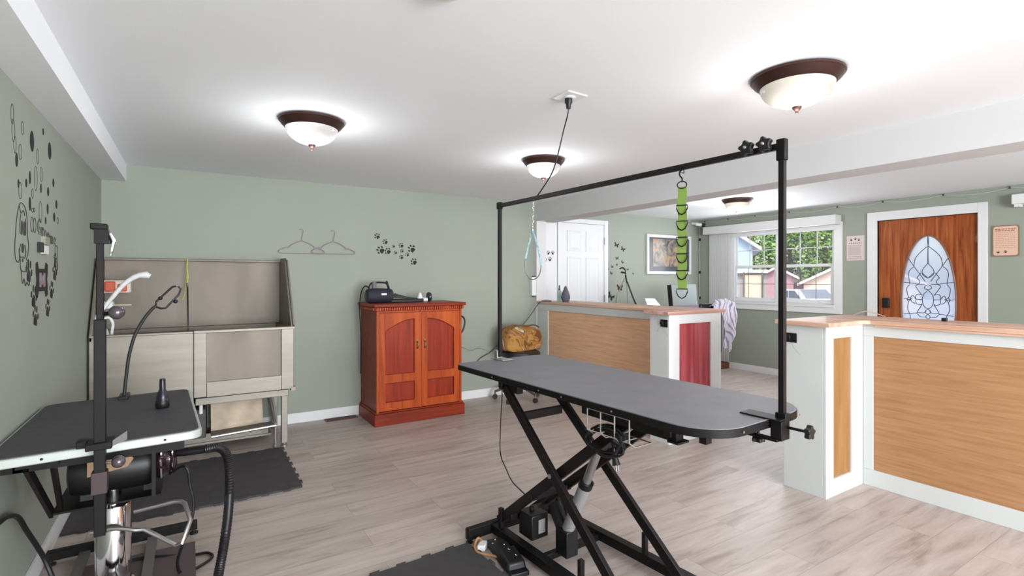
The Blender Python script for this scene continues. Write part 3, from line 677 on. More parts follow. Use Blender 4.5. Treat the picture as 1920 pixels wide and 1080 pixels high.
# ------------------------------------------------------------ floor mats with interlocking edges
def mat_poly(x0, x1, y0, y1, sides, step=.06, dep=.014):
    out = []
    def edge(ax, ay, bx, by, on):
        L = math.hypot(bx-ax, by-ay); ux, uy = (bx-ax)/L, (by-ay)/L; nx, ny = uy, -ux; n = max(2, int(L/step))
        out.append((ax, ay))
        if not on: return
        for k in range(n):
            s0, s1 = (k+.2)*L/n, (k+.8)*L/n
            d = dep if k % 2 else -dep*.15
            for q, dd in ((s0, 0), (s0-.004, d), (s1+.004, d), (s1, 0)):
                if k % 2: out.append((ax+ux*q+nx*dd, ay+uy*q+ny*dd))
    c = [(x0, y0), (x1, y0), (x1, y1), (x0, y1)]
    for k in range(4): edge(*c[k], *c[(k+1) % 4], sides[k])
    return out
tag(MB().prism(mat_poly(-.565, .60, 3.45, 4.335, (1, 1, 1, 0)), (0, 0, 0), (1, 0, 0), (0, 1, 0), (0, 0, 1), .012).build('foam_mat', rub_mat, smooth=0),
    'long charcoal foam mat with jagged edges in front of the steel tub', 'mat')
m2 = MB().prism([(x, y) for x, y in mat_poly(-.50, 0, -.9, 0, (0, 1, 1, 0))], (0, 0, 0), (1, 0, 0), (0, 1, 0), (0, 0, 1), .012)
q_ = thing_mat = m2.build('foam_mat', rub_mat, smooth=0)
q_.location = (1.165, 2.275, .0); q_.rotation_euler = (0, 0, math.radians(2.5))
tag(q_, 'charcoal foam mat with jagged edges lying beside the base of the large table', 'mat')

fv = thing('floor_vent', 'dark brown floor vent against the baseboard next to the cherry cabinet', 'vent', (1.2, 4.96, 0))
MB().box(1.06, 1.35, 4.905, 5.005, 0, .006).build('vent_frame', dark_wood, fv)
for k in range(12): MB().box(1.075+.022*k, 1.087+.022*k, 4.915, 4.995, .006, .008).build('louvre', black_metal, fv)

# ------------------------------------------------------------ hydraulic grooming table by the wall
ht = thing('hydraulic_grooming_table', 'smaller hydraulic grooming table with silver edge and chrome column against the side wall', 'table', (-.28, 2.72, 0))
P4 = [(-.572, 2.268), (.040, 2.322), (-.004, 3.232), (-.572, 3.155)]
def round_poly(P, r, n=5):
    out = []; m = len(P)
    for i in range(m):
        p = Vector(P[i]+(0,)) if len(P[i]) == 2 else Vector(P[i]); a = (Vector(P[i-1]+(0,))-p).normalized(); b = (Vector(P[(i+1) % m]+(0,))-p).normalized()
        for k in range(n+1):
            t = k/n; q0 = p+a*r; q1 = p+b*r
            q = q0*(1-t)**2+p*2*t*(1-t)+q1*t*t; out.append((q.x, q.y))
    return out
HZ = .735
outer = round_poly(P4, .05)
cx = sum(p[0] for p in P4)/4; cy = sum(p[1] for p in P4)/4
inn = [(cx+(x-cx)*.965, cy+(y-cy)*.98) for x, y in outer]
MB().prism(outer, (0, 0, HZ-.032), (1, 0, 0), (0, 1, 0), (0, 0, 1), .031).build('table_edge', silver_trim, ht, bevel=.004)
MB().prism(inn, (0, 0, HZ-.004), (1, 0, 0), (0, 1, 0), (0, 0, 1), .006).build('tabletop', table_rub2, ht)
sc_ = MB()
for x, y in ((-.42, 2.279), (-.08, 2.309)): sc_.lathe((x, y, HZ-.016), [(.004, 0), (.004, -.003)], 8, 'y')
sc_.build('edge_screw', black_metal, ht)
MB().lathe((-.275, 2.72, .03), [(.075, 0), (.072, .015), (.0625, .02), (.0625, .335), (.058, .345), (.0, .346)], 40).build('column', chrome, ht)
MB().lathe((-.275, 2.72, .36), [(.028, 0), (.028, .30)], 20).build('piston', chrome, ht)
MB().tube([(-.30, 2.68, .37), (-.30, 2.68, .405)], .010, 10).build('valve_pin', zinc, ht)
for y in (3.13, 2.33):
    MB().box(-.56, .03, y-.02, y+.02, .025, .065).build('base_bar', black_metal, ht, bevel=.003)
for x in (-.42, -.16):
    MB().box(x-.02, x+.02, 2.33, 3.12, .022, .040).build('base_strut', mat('greyish steel', S(110, 104, 104), .5, .3), ht)
MB().box(-.44, .02, 2.40, 2.98, .018, .024).build('base_plate', mat('dark mauve base plate', S(90, 76, 78), .5, .2), ht)
for x, y in ((-.545, 3.13), (.015, 3.13), (-.545, 2.33), (.015, 2.33)):
    MB().lathe((x, y, 0), [(.020, 0), (.020, .008), (.007, .012), (.007, .028)], 12).build('levelling_foot', black_rubber, ht)
MB().box(-.40, -.15, 2.60, 2.86, .655, .70).build('top_bracket', black_metal, ht, bevel=.004)
MB().box(-.53, -.02, 2.32, 2.36, .672, .703).build('support_rail', black_metal, ht)
MB().box(-.53, -.02, 3.08, 3.12, .672, .703).build('support_rail', black_metal, ht)
MB().box(-.50, -.46, 2.32, 3.12, .672, .703).build('support_rail', black_metal, ht)
pd = MB().tube(crv([(-.34, 2.64, .30), (-.255, 2.62, .305), (-.19, 2.60, .29)], 4)+[(-.16, 2.60, .285), (-.05, 2.52, .225), (-.03, 2.50, .235), (.0, 2.53, .31), (-.02, 2.60, .36), (-.035, 2.62, .365), (-.06, 2.63, .365), (-.20, 2.66, .345)], .009, 8)
pd.build('foot_pedal', zinc, ht)
# shelf slung under the table
sf = thing('dryer_shelf', 'black steel hanging shelf below the silver edged table holding the dryer', 'shelf', (-.28, 2.7, .40))
MB().box(-.455, -.105, 2.62, 2.93, .405, .413).build('shelf_plate', black_metal, sf)
MB().bar((-.47, 2.33, .69), (-.455, 2.63, .41), .035, .012, (1, 0, 0)).build('hanger', black_metal2, sf)
for p, q in (((-.415, 2.40, .69), (-.43, 2.64, .42)), ((-.415, 2.95, .70), (-.415, 2.92, .41)), ((-.13, 2.62, .69), (-.13, 2.62, .41))):
    MB().bar(p, q, .03, .014, (1, 0, 0)).build('hanger', black_metal2, sf)
MB().box(-.49, -.38, 2.30, 2.42, .688, .70).build('hanger_plate', black_metal, sf)

# force dryer on the shelf
fd = thing('pet_dryer', 'black cylindrical force dryer with chrome ringed end under the smaller table', 'dryer', (-.25, 2.74, .413))
zc_ = .525
MB().lathe((-.42, 2.74, zc_), [(.06, 0), (.088, .01), (.098, .05), (.098, .26), (.09, .29), (.075, .30)], 28, 'x').build('dryer_body', black_plastic, fd)
MB().lathe((-.125, 2.74, zc_), [(.060, 0), (.078, .005), (.082, .012), (.078, .02), (.066, .035), (.064, .05), (.07, .055), (.07, .062), (.05, .07), (.03, .075)], 28, 'x').build('end_cap', mat('dark glossy cap', S(54, 40, 46), .12, .6), fd)
MB().lathe((-.112, 2.74, zc_), [(.080, 0), (.086, .003), (.080, .008)], 28, 'x').build('chrome_ring', chrome, fd)
MB().lathe((-.072, 2.74, zc_), [(.070, 0), (.074, .003), (.070, .007)], 28, 'x').build('chrome_ring', chrome, fd)
MB().tube([(-.095, 2.70, zc_+.075), (-.09, 2.70, zc_+.083)], .016, 10).build('red_switch', mat('red plastic', S(170, 40, 50), .3), fd)
MB().prism([(-.35, -.02), (-.22, .0), (-.20, .03), (-.22, .06), (-.26, .05), (-.35, .06)], (0, 2.637, zc_+.02), (1, 0, 0), (0, 0, 1), (0, 1, 0), .006).build('bracket', mat('tan metal bracket', S(150, 120, 92), .5, .3), fd)
MB().box(-.22, -.17, 2.63, 2.66, zc_+.075, zc_+.10).build('label_tag', mat('pale tag', S(190, 180, 150), .5), fd)
for x in (-.36, -.15): MB().box(x-.02, x+.02, 2.70, 2.80, .413, .45).build('dryer_foot', black_rubber, fd)
hp = crv([(-.06, 2.74, zc_+.02), (-.02, 2.72, .545), (.05, 2.70, .55), (.105, 2.68, .555), (.135, 2.66, .53), (.148, 2.65, .47), (.150, 2.64, .38), (.143, 2.62, .27), (.128, 2.60, .16), (.11, 2.56, .08), (.09, 2.48, .035), (.06, 2.36, .028)], 16)
rr = [.0185+.0022*(1 if (k % 2) else 0) if k > 34 else .0175 for k in range(len(hp))]
MB().tube(hp, rr, 14).build('dryer_hose', mat('ribbed black hose', S(26, 22, 26), .38, spec=.4), fd)
MB().tube(crv([(-.075, 2.72, .46), (-.03, 2.62, .515), (-.008, 2.60, .498), (-.002, 2.60, .44), (.012, 2.60, .35), (-.002, 2.60, .26), (-.03, 2.63, .17), (-.048, 2.66, .09), (-.035, 2.70, .018), (.02, 2.725, .010), (.085, 2.79, .010), (.07, 2.85, .010), (-.0, 2.87, .010), (-.14, 2.90, .03), (-.22, 2.92, .03), (-.3, 2.9, .03)], 8), .0065, 8).build('dryer_cord', black_plastic, fd)
wc = MB().tube(crv([(-.568, 2.43, .47), (-.565, 2.55, .455), (-.558, 2.66, .41), (-.545, 2.72, .33), (-.52, 2.76, .24), (-.50, 2.78, .17), (-.47, 2.76, .09), (-.43, 2.70, .042), (-.38, 2.62, .038), (-.30, 2.5, .035)], 8), .009, 8)
tag(wc.build('thick_cable', black_plastic), 'thick black cable curving down the green side wall behind the hydraulic table', 'cable')

# grooming arm post clamped at the near edge
ga = thing('grooming_arm_post', 'tall black square grooming arm post clamped to the silver edged table', 'grooming arm', (-.262, 2.27, .44))
MB().box(-.273, -.253, 2.235, 2.255, .86, 1.50).build('upper_post', mat('dark maroon steel', S(24, 15, 17), .5, .1, spec=.25), ga, bevel=.002)
MB().box(-.279, -.247, 2.229, 2.261, .44, 1.18).build('lower_post', black_metal, ga, bevel=.002)
MB().box(-.288, -.242, 2.222, 2.266, 1.488, 1.508).build('post_cap', black_metal, ga, bevel=.003)
m_ = MB().box(-.278, -.24, 2.226, 2.262, 1.44, 1.488); m_.build('cap_sleeve', black_metal, ga)
m_ = MB().tube([(-.238, 2.244, 1.475), (-.228, 2.244, 1.45), (-.235, 2.244, 1.40)], [.005, .009, .004], 8); m_.build('eyelet', chrome, ga)
m_ = MB().box(-.30, -.228, 2.215, 2.30, .738, .762); m_.box(-.33, -.30, 2.26, 2.30, .74, .765); m_.build('clamp', black_metal, ga, bevel=.003)
m_ = MB().hexa([(-.232, 2.235, .740), (-.19, 2.26, .752), (-.19, 2.268, .752), (-.232, 2.243, .740), (-.232, 2.235, .758), (-.19, 2.26, .782), (-.19, 2.268, .782), (-.232, 2.243, .758)])
m_.build('clamp_lever', mat('dull steel lever', S(120, 118, 122), .45, .4), ga)
MB().box(-.286, -.242, 2.225, 2.265, .585, .66).build('sleeve', mat('brushed dark steel', S(66, 52, 54), .5, .3), ga, bevel=.002)
MB().ball((-.212, 2.235, .685), .021, 14).build('ball_knob', mat('glossy grey ball', S(100, 92, 98), .15, .6), ga)
MB().tube([(-.25, 2.245, .685), (-.225, 2.237, .685)], .006, 8).build('knob_bolt', zinc, ga)
MB().ball((-.213, 2.20, 1.205), .024, 14).build('ball_knob', mat('glossy grey ball', S(100, 92, 98), .15, .6), ga)
MB().tube([(-.25, 2.225, 1.20), (-.228, 2.21, 1.203)], .007, 8).build('knob_bolt', black_metal, ga)

# gooseneck phone clamp
gn = thing('gooseneck_phone_holder', 'black gooseneck phone holder bending up from the far edge of the smaller table', 'phone holder', (-.27, 3.13, HZ))
MB().tube(crv([(-.274, 3.12, .75), (-.266, 3.12, .84), (-.255, 3.12, .94), (-.232, 3.12, 1.04), (-.198, 3.12, 1.115), (-.165, 3.12, 1.165), (-.144, 3.12, 1.185)], 10), .0075, 10).build('flexible_neck', black_rubber, gn)
MB().box(-.295, -.255, 3.09, 3.20, .736, .752).build('clamp_foot', black_plastic, gn, bevel=.003)
gx = [(-.148, 1.180), (-.125, 1.170), (-.105, 1.172), (-.05, 1.240), (-.042, 1.268), (-.055, 1.283), (-.078, 1.278), (-.145, 1.205)]
MB().tube([(x, 3.12, z) for x, z in gx], .005, 8, True).build('phone_frame', black_plastic, gn)
MB().ball((-.128, 3.12, 1.222), .010, 10).build('grip', black_plastic, gn); MB().ball((-.065, 3.12, 1.205), .011, 10).build('grip', black_plastic, gn)
MB().tube([(-.05, 3.118, 1.287), (-.062, 3.118, 1.284)], .006, 8).build('tip', chrome, gn)

nz = thing('dryer_nozzle', 'dark purple black dryer nozzle standing on the smaller table', 'nozzle', (-.107, 2.80, HZ+.002))
MB().lathe((0, 0, 0), [(.024, 0), (.026, .003), (.026, .035), (.025, .037), (.024, .05), (.019, .07), (.0125, .085), (.0115, .13), (.0095, .132)], 24).build('nozzle_body', mat('dark navy plastic', S(26, 22, 36), .25), nz, True)
MB().lathe((0, 0, 0), [(.0262, .006), (.0272, .008), (.0272, .032), (.0262, .034)], 24, cap=False).build('collar', black_plastic, nz, True)

# ------------------------------------------------------------ cherry cabinet
cb_ = thing('armoire_cabinet', 'short cherry wood cabinet with two arched panel doors against the green wall', 'cabinet', (1.83, 4.76, 0))
CX0, CX1, CY0, CY1 = 1.405, 2.245, 4.535, 5.005
MB().box(CX0, CX1, CY0, CY1, .10, 1.03).build('carcass', cherry_d, cb_, bevel=.003)
m_ = MB().box(CX0-.022, CX1+.030, CY0-.035, CY1, 0, .105); m_.box(CX0-.014, CX1+.020, CY0-.026, CY1, .105, .122); m_.build('plinth', cherry_d, cb_, bevel=.005)
m_ = MB().box(CX0-.030, CX1+.040, CY0-.045, CY1, 1.062, 1.092); m_.build('cabinet_top', cherry_d, cb_, bevel=.008, seg=3)
m_ = MB().box(CX0-.015, CX1+.022, CY0-.026, CY1, 1.028, 1.064); m_.build('cornice', cherry_d, cb_, bevel=.006)
m_ = MB(); k = CX0+.0
while k < CX1: m_.box(k, k+.011, CY0-.040, CY0-.024, 1.033, 1.058); k += .022
m_.build('dentil_moulding', cherry_f, cb_); m_ = MB()
y = CY0
while y < CY1-.02: m_.box(CX0-.024, CX0-.014, y, y+.009, 1.034, 1.055); y += .0165
_d = m_.build('dentil_moulding', cherry_f, cb_)
m_ = MB().box(CX0, CX0+.02, CY0-.022, CY0, .122, 1.028); m_.box(CX1-.02, CX1, CY0-.022, CY0, .122, 1.028); m_.box(1.820, 1.832, CY0-.018, CY0, .122, 1.028); m_.box(CX0, CX1, CY0-.010, CY0, 1.012, 1.03)
m_.build('face_frame', cherry_f, cb_)
def cab_door(xa, xb, mirror):
    yf = CY0-.022; t = CY0-.001
    # door frame as bars around two openings; upper opening has a quarter arch
    zb, zt = .128, 1.008; st = .058
    f = MB(); f.box(xa, xa+st, yf, t, zb, zt); f.box(xb-st, xb, yf, t, zb, zt); f.box(xa+st, xb-st, yf, t, zb, zb+.075); f.box(xa+st, xb-st, yf, t, .375, .452)
    xi0, xi1 = xa+st, xb-st; arch = []
    n = 14
    for i in range(n+1):
        u_ = i/n; zz = .845+.105*math.sin(u_*PI/2)**.9 if not mirror else .845+.105*math.sin((1-u_)*PI/2)**.9
        arch.append((xi0+(xi1-xi0)*u_, zz))
    f.prism([(xi0, zt), (xi1, zt)][::-1]+[(x, z) for x, z in arch], (0, yf, 0), (1, 0, 0), (0, 0, 1), (0, 1, 0), t-yf)
    d = f.build('door', cherry_f, cb_, smooth=0)
    # upper panel, moulding, lower panel
    up = [(xi0, .452), (xi1, .452)]+arch[::-1]
    c_x, c_z = (xi0+xi1)/2, .66
    MB().prism(up, (0, yf+.010, 0), (1, 0, 0), (0, 0, 1), (0, 1, 0), .006).build('arched_panel', cherry_p, d, smooth=0)
    MB().tube([(x, yf+.004, z) for x, z in up], .0055, 6, True).build('panel_moulding', cherry_d, d)
    MB().box(xi0, xi1, yf+.010, yf+.016, .203, .375).build('lower_panel', cherry_p, d)
    MB().tube([(xi0, yf+.004, .203), (xi1, yf+.004, .203), (xi1, yf+.004, .375), (xi0, yf+.004, .375)], .0055, 6, True).build('panel_moulding', cherry_d, d)
    hx = xb-.03 if not mirror else xa+.03
    h = MB(); h.lathe((hx, yf, .735), [(.010, 0), (.006, -.006), (.004, -.012)], 10, 'y'); h.lathe((hx, yf, .675), [(.010, 0), (.006, -.006), (.004, -.012)], 10, 'y')
    h.tube(crv([(hx, yf-.012, .735), (hx, yf-.022, .72), (hx, yf-.022, .69), (hx, yf-.012, .675)], 4), .0045, 8); h.box(hx-.008, hx+.008, yf-.002, yf, .665, .755)
    h.build('handle', brass, d)
    for z in (.25, .85):
        q = xa-.002 if not mirror else xb+.002
        MB().tube([(q, yf-.002, z-.02), (q, yf-.002, z+.02)], .004, 8).build('hinge', brass, d)
cab_door(1.428, 1.819, False); cab_door(1.833, 2.222, True)

# on the cabinet
CT = 1.092
sp = thing('portable_speaker', 'dark navy barrel shaped portable speaker with a carry handle on the cabinet', 'speaker', (1.50, 4.76, CT))
MB().lathe((1.375, 4.74, CT+.068), [(.045, 0), (.060, .008), (.067, .03), (.070, .10), (.070, .15), (.067, .22), (.060, .242), (.045, .25)], 28, 'x').build('speaker_body', mat('navy fabric', S(38, 36, 52), .7, bump=.4, bscale=600), sp)
MB().lathe((1.376, 4.74, CT+.068), [(.040, -.002), (.050, .002), (.030, .004)], 24, 'x').build('end_driver', black_plastic, sp)
MB().tube(crv([(1.40, 4.74, CT+.12), (1.41, 4.74, CT+.165), (1.44, 4.74, CT+.19), (1.55, 4.74, CT+.19), (1.58, 4.74, CT+.165), (1.60, 4.74, CT+.12)], 5), .008, 8).build('handle', black_plastic, sp)
MB().box(1.50, 1.548, 4.668, 4.674, CT+.075, CT+.092).build('badge', white_plastic, sp)
MB().box(1.43, 1.47, 4.72, 4.76, CT+.134, CT+.20).build('strap', mat('grey strap', S(110, 105, 105), .7), sp, bevel=.01)
MB().tube([(1.575, 4.76, CT+.205), (1.60, 4.76, CT+.13)], .011, 8).build('strap_clip', black_plastic, sp)
spc = MB().tube(crv([(1.42, 4.80, CT+.14), (1.39, 4.80, CT+.16), (1.365, 4.82, CT+.13), (1.358, 4.86, CT+.06), (1.354, 4.88, CT-.06), (1.372, 4.90, CT-.3), (1.378, 4.92, CT-.52), (1.38, 4.93, CT-.68)], 8), .0055, 8)
tag(spc.build('speaker_cable', black_plastic), 'black cable hanging down the side edge of the cherry cabinet from the speaker', 'cable')
tp = thing('folded_tripod', 'black folded tripod with white joints lying on top of the cabinet', 'tripod', (1.82, 4.74, CT))
MB().box(1.60, 1.93, 4.70, 4.745, CT, CT+.034).build('folded_leg', black_plastic, tp, bevel=.008)
MB().bar((1.615, 4.76, CT+.065), (1.89, 4.76, CT+.028), .018, .020).build('folded_leg', black_plastic, tp, bevel=.003)
MB().bar((1.66, 4.78, CT+.080), (1.80, 4.78, CT+.040), .014, .016).build('folded_leg', black_plastic, tp, bevel=.003)
MB().tube([(1.62, 4.75, CT+.03), (1.612, 4.75, CT+.072), (1.65, 4.75, CT+.074), (1.665, 4.75, CT+.06)], .006, 8).build('hinge_loop', black_plastic, tp)
MB().tube([(1.93, 4.73, CT+.022), (1.975, 4.73, CT+.022)], .020, 14).build('white_sleeve', white_plastic, tp)
MB().lathe((1.915, 4.765, CT), [(.036, 0), (.034, .03), (.016, .075), (.012, .09)], 16).build('white_cone', white_plastic, tp)
MB().lathe((1.985, 4.75, CT+.048), [(.025, 0), (.045, .006), (.048, .02), (.042, .034), (.015, .036)], 24, 'x').build('round_head', mat('teal black disc', S(44, 52, 56), .3), tp)
lp = MB().tube(crv([(2.262, 4.60, .93), (2.290, 4.60, .945), (2.318, 4.60, .92), (2.322, 4.60, .87), (2.305, 4.60, .81), (2.275, 4.60, .77), (2.258, 4.60, .75)], 6), .009, 8)
tag(lp.build('black_loop_handle', black_plastic), 'black curved hose loop sticking out behind the right side of the cherry cabinet', 'hose')

# ------------------------------------------------------------ hangers on the wall
def hanger(x, y, z, s, label):
    t = thing('clothes_hanger', label, 'hanger', (x, y, z), 0, 'clothes hangers hung on the green wall')
    pm = mat('mauve plastic hanger', S(158, 140, 150), .4)
    arm = crv([(-.195*s, 0, -.105), (-.19*s, 0, -.085), (-.13*s, 0, -.058), (-.115*s, 0, -.066), (-.10*s, 0, -.045), (-.05*s, 0, -.015), (0, 0, .0), (.05*s, 0, -.015), (.10*s, 0, -.045), (.115*s, 0, -.066), (.13*s, 0, -.058), (.19*s, 0, -.085), (.195*s, 0, -.105), (.175*s, 0, -.112), (.1*s, 0, -.113), (-.1*s, 0, -.113), (-.175*s, 0, -.112)], 4, True)
    MB().tube(arm, .0045, 6, True).build('frame', pm, t, True)
    MB().tube(crv([(0, 0, 0), (0, 0, .03), (.006, 0, .055), (.012, 0, .09), (.0, 0, .108), (-.015, 0, .108), (-.022, 0, .098)], 5), .0035, 6).build('hook', pm, t, True)
    return t
hanger(.868, 5.016, 1.665, 1, 'mauve plastic clothes hanger on the green wall nearer the tub')
hanger(1.150, 5.010, 1.668, 1, 'mauve plastic clothes hanger on the green wall nearer the paw decals')

# ------------------------------------------------------------ decals
def paw_mesh(s, rot, y_dir):   # s: pad size; returns polys in 2-D
    P = []
    pad = [(0, .30), (.22, .20), (.36, -.05), (.34, -.30), (.14, -.36), (0, -.30), (-.14, -.36), (-.34, -.30), (-.36, -.05), (-.22, .20)]
    P.append(pad)
    for cx_, cy_, r1, r2 in ((-.50, .22, .13, .18), (-.20, .58, .13, .20), (.20, .58, .13, .20), (.50, .22, .13, .18)): P.append(oval(cx_, cy_, r1, r2, 10))
    c, n = math.cos(rot), math.sin(rot)
    return [[((x*c-y*n)*s, (x*n+y*c)*s) for x, y in q] for q in P]
def decal(polys, o, ax, ay, az, name, m, label, cat, group):
    b = MB()
    for p in polys: b.prism(p, o, ax, ay, az, .0008)
    return tag(b.build(name, m, smooth=0), label, cat, group)
W_BACK = ((1, 0, 0), (0, 0, 1), (0, -1, 0))
pw = [(1.577, 1.735, .05, 'faintest paw print with a hollow pad, highest of the scatter above the cabinet'), (1.659, 1.685, .046, 'black paw print decal second from the top end of the scatter above the cabinet'), (1.615, 1.599, .068, 'large black paw print decal at the lower hanger end of the scatter'),
      (1.686, 1.590, .056, 'medium black paw print decal just beside the large one at the hanger end'), (1.741, 1.645, .028, 'tiny paw print decal above the middle of the scatter'), (1.763, 1.581, .032, 'tiny paw print decal at the lower middle of the scatter'),
      (1.825, 1.654, .044, 'medium paw print decal topmost of the upright row of three'), (1.831, 1.600, .032, 'small paw print decal in the middle of the upright row of three'), (1.825, 1.534, .038, 'small paw print decal lowest of the upright row of three'),
      (1.939, 1.619, .070, 'large black paw print decal at the counter end of the scatter'), (1.888, 1.563, .036, 'small paw print decal tucked below the large one at the counter end'), (1.962, 1.488, .060, 'lowest black paw print decal straight above the cabinet corner')]
for i, (x, z, s_, lb) in enumerate(pw):
    decal(paw_mesh(s_, math.radians([40, 60, 62, 50, 70, 60, 55, 60, 40, 45, 40, 50][i]), 1), (x, YB-.0002, z), *W_BACK, 'paw_decal', matte_black, lb, 'decal', 'paw prints above the cabinet')
YR = YQ-.0002
for x, z, s_, nm, lb in ((3.843, 1.641, .045, 'paw_decal', 'small paw print on the white wall strip, upper one nearer the corner'), (3.91, 1.643, .045, 'paw_decal', 'small paw print on the white wall strip, upper one nearer the door'),
                         (3.793, 1.552, .05, 'paw_decal', 'small paw print on the white wall strip, lower one nearer the corner'), (3.868, 1.56, .05, 'paw_decal', 'small paw print on the white wall strip, lower one nearer the door')):
    decal(paw_mesh(s_, .1, 1), (x, YR-.012, z), *W_BACK, nm, outline_ink, lb, 'decal', 'paw prints on the white wall strip')
def fly(s):
    return [[(0, 0), (.5*s, .5*s), (.6*s, .15*s), (.35*s, .0), (.5*s, -.35*s), (.2*s, -.4*s)], [(0, 0), (-.2*s, -.4*s), (-.5*s, -.35*s), (-.35*s, 0), (-.6*s, .15*s), (-.5*s, .5*s)], [(-.03*s, -.3*s), (.03*s, -.3*s), (.03*s, .3*s), (-.03*s, .3*s)]]
bl = [(5.023, 1.79, .075, 'butterfly decal highest on the wall beside the white door'), (5.144, 1.735, .07, 'butterfly decal second highest on the wall beside the white door'), (5.033, 1.605, .05, 'small butterfly decal under the two top ones'), (5.134, 1.555, .045, 'small butterfly decal above the tripod head'),
      (4.943, 1.486, .04, 'tiny butterfly decal close to the door casing above the tripod head'), (5.025, 1.515, .035, 'tiny butterfly decal right over the tripod head'), (4.923, 1.397, .045, 'tiny butterfly decal beside the pink cord'), (5.235, 1.45, .035, 'tiny butterfly decal on the picture side of the tripod head'),
      (5.341, 1.392, .03, 'tiniest butterfly decal nearest the framed picture'), (5.083, 1.195, .10, 'large dark butterfly decal low on the wall behind the tripod legs'), (4.914, 1.075, .11, 'large dark butterfly decal lowest of all at the casing of the white door'), (4.866, 1.455, .03, 'tiny butterfly decal touching the casing of the white door')]
for i, (x, z, s_, lb) in enumerate(bl):
    r_ = random.uniform(-.7, .7); c_, n_ = math.cos(r_), math.sin(r_)
    decal([[(a*c_-b*n_, a*n_+b*c_) for a, b in q] for q in fly(s_)], (x, YR, z), *W_BACK, 'butterfly_decal', matte_black if i < 2 or i > 8 else outline_ink, lb, 'decal', 'butterflies beside the white door')
# side wall: bubbles, paw prints, dog, lettering, bone
W_LEFT = ((0, 1, 0), (0, 0, 1), (1, 0, 0))
XS = XL+.0002
bub = [(2.715, 1.895, .022, .045, 0), (2.701, 1.955, .020, .04, 0), (2.842, 1.936, .018, .028, 0), (2.992, 1.916, .034, .045, 1), (3.192, 2.006, .014, .016, 1), (3.321, 1.943, .034, .042, 1), (2.737, 1.845, .018, .035, 0), (2.760, 1.79, .018, .028, 1), (2.811, 1.832, .022, .033, 0),
       (3.09, 1.87, .022, .034, 0), (3.155, 1.80, .024, .034, 0), (3.40, 1.80, .018, .022, 1), (2.957, 1.753, .016, .028, 1), (3.056, 1.765, .028, .055, 0), (3.15, 1.735, .014, .022, 1), (2.90, 1.72, .014, .018, 1), (2.811, 1.676, .024, .035, 0), (2.785, 1.70, .012, .018, 1), (3.29, 1.74, .02, .022, 1),
       (3.00, 1.69, .014, .022, 0), (2.957, 1.64, .018, .030, 1), (3.14, 1.625, .028, .05, 0), (3.28, 1.655, .018, .026, 1), (3.47, 1.70, .022, .022, 1), (3.42, 1.63, .022, .024, 1), (3.24, 1.595, .014, .018, 1), (3.50, 1.62, .016, .018, 0)]
places = ['upper edge', 'top corner', 'upper part', 'upper middle', 'beam side', 'beam end']
for i, (y, z, ry, rz_, full) in enumerate(bub):
    b = MB()
    if full: b.prism(oval(y, z, ry, rz_, 18), (XS, 0, 0), *W_LEFT, .0008)
    else:
        n_ = 22; o_ = oval(y, z, ry, rz_, n_); i_ = oval(y, z, ry-.003, rz_-.003, n_); ring_plate(b, o_, i_, XS, XS+.0008)
    if full and ry > .03: pass
    lb = ('solid black' if full else 'outlined') + ' soap bubble decal on the side wall, ' + (['the largest solid one farther up', 'the smaller'][0] if False else '')
    hgt = sorted(bub, key=lambda q: -q[1]).index(bub[i]); far = sorted(bub, key=lambda q: q[0]).index(bub[i])
    words = 'first second third fourth fifth sixth seventh eighth ninth tenth eleventh twelfth thirteenth fourteenth fifteenth sixteenth seventeenth eighteenth nineteenth twentieth twenty-first twenty-second twenty-third twenty-fourth twenty-fifth twenty-sixth twenty-seventh'.split()
    tag(b.build('bubble_decal', matte_black if full else outline_ink, smooth=0), ('solid black' if full else 'outlined hollow')+' bubble decal on the side wall, '+words[hgt]+' highest of the bubble swarm', 'decal', 'bubbles above the dog decal')
for y, z, s_, lb in ((2.94, 1.335, .085, 'black paw decal at the upper near side of the bone decal'), (3.02, 1.225, .085, 'black paw decal below the near side of the bone decal'), (3.05, 1.14, .08, 'lowest black paw decal on the side wall'), (3.28, 1.165, .075, 'black paw decal low on the far side of the bone decal'),
                     (3.36, 1.25, .075, 'black paw decal beside the far lower corner of the bone decal'), (3.43, 1.34, .08, 'black paw decal on the side wall right above the far paw'), (3.44, 1.415, .05, 'small grey paw decal under the brush decal')):
    decal(paw_mesh(s_, -.2, 1), (XS, y, z), *W_LEFT, 'paw_decal', matte_black, lb, 'decal', 'paw prints around the bone decal')
# generic curly eared dog outline
dg = MB()
def dl(pts, closed=False, r=.0015):
    dg.tube([(XS+.001, 2.73+(y-2.69)*1.1, z) for y, z, _ in crv([(y, z, 0) for y, z in pts], 5, closed)], r, 5, closed)
dl([(2.735, 1.60), (2.76, 1.625), (2.80, 1.625), (2.835, 1.605), (2.855, 1.56), (2.86, 1.50), (2.875, 1.46), (2.86, 1.42), (2.84, 1.40)])
dl([(2.735, 1.60), (2.715, 1.56), (2.70, 1.50), (2.69, 1.44), (2.70, 1.40), (2.73, 1.385), (2.75, 1.40), (2.745, 1.44)])
dl([(2.75, 1.61), (2.77, 1.585), (2.80, 1.60), (2.82, 1.58)]); dl([(2.765, 1.58), (2.755, 1.54), (2.76, 1.50)]); dl([(2.83, 1.57), (2.835, 1.53), (2.83, 1.50)])
dl([(2.775, 1.54), (2.78, 1.555), (2.79, 1.54), (2.785, 1.50), (2.775, 1.51)], True); dl([(2.805, 1.54), (2.812, 1.555), (2.822, 1.54), (2.815, 1.50), (2.805, 1.51)], True)
dl([(2.765, 1.46), (2.75, 1.43), (2.765, 1.405), (2.79, 1.41), (2.82, 1.405), (2.835, 1.43), (2.82, 1.46)])
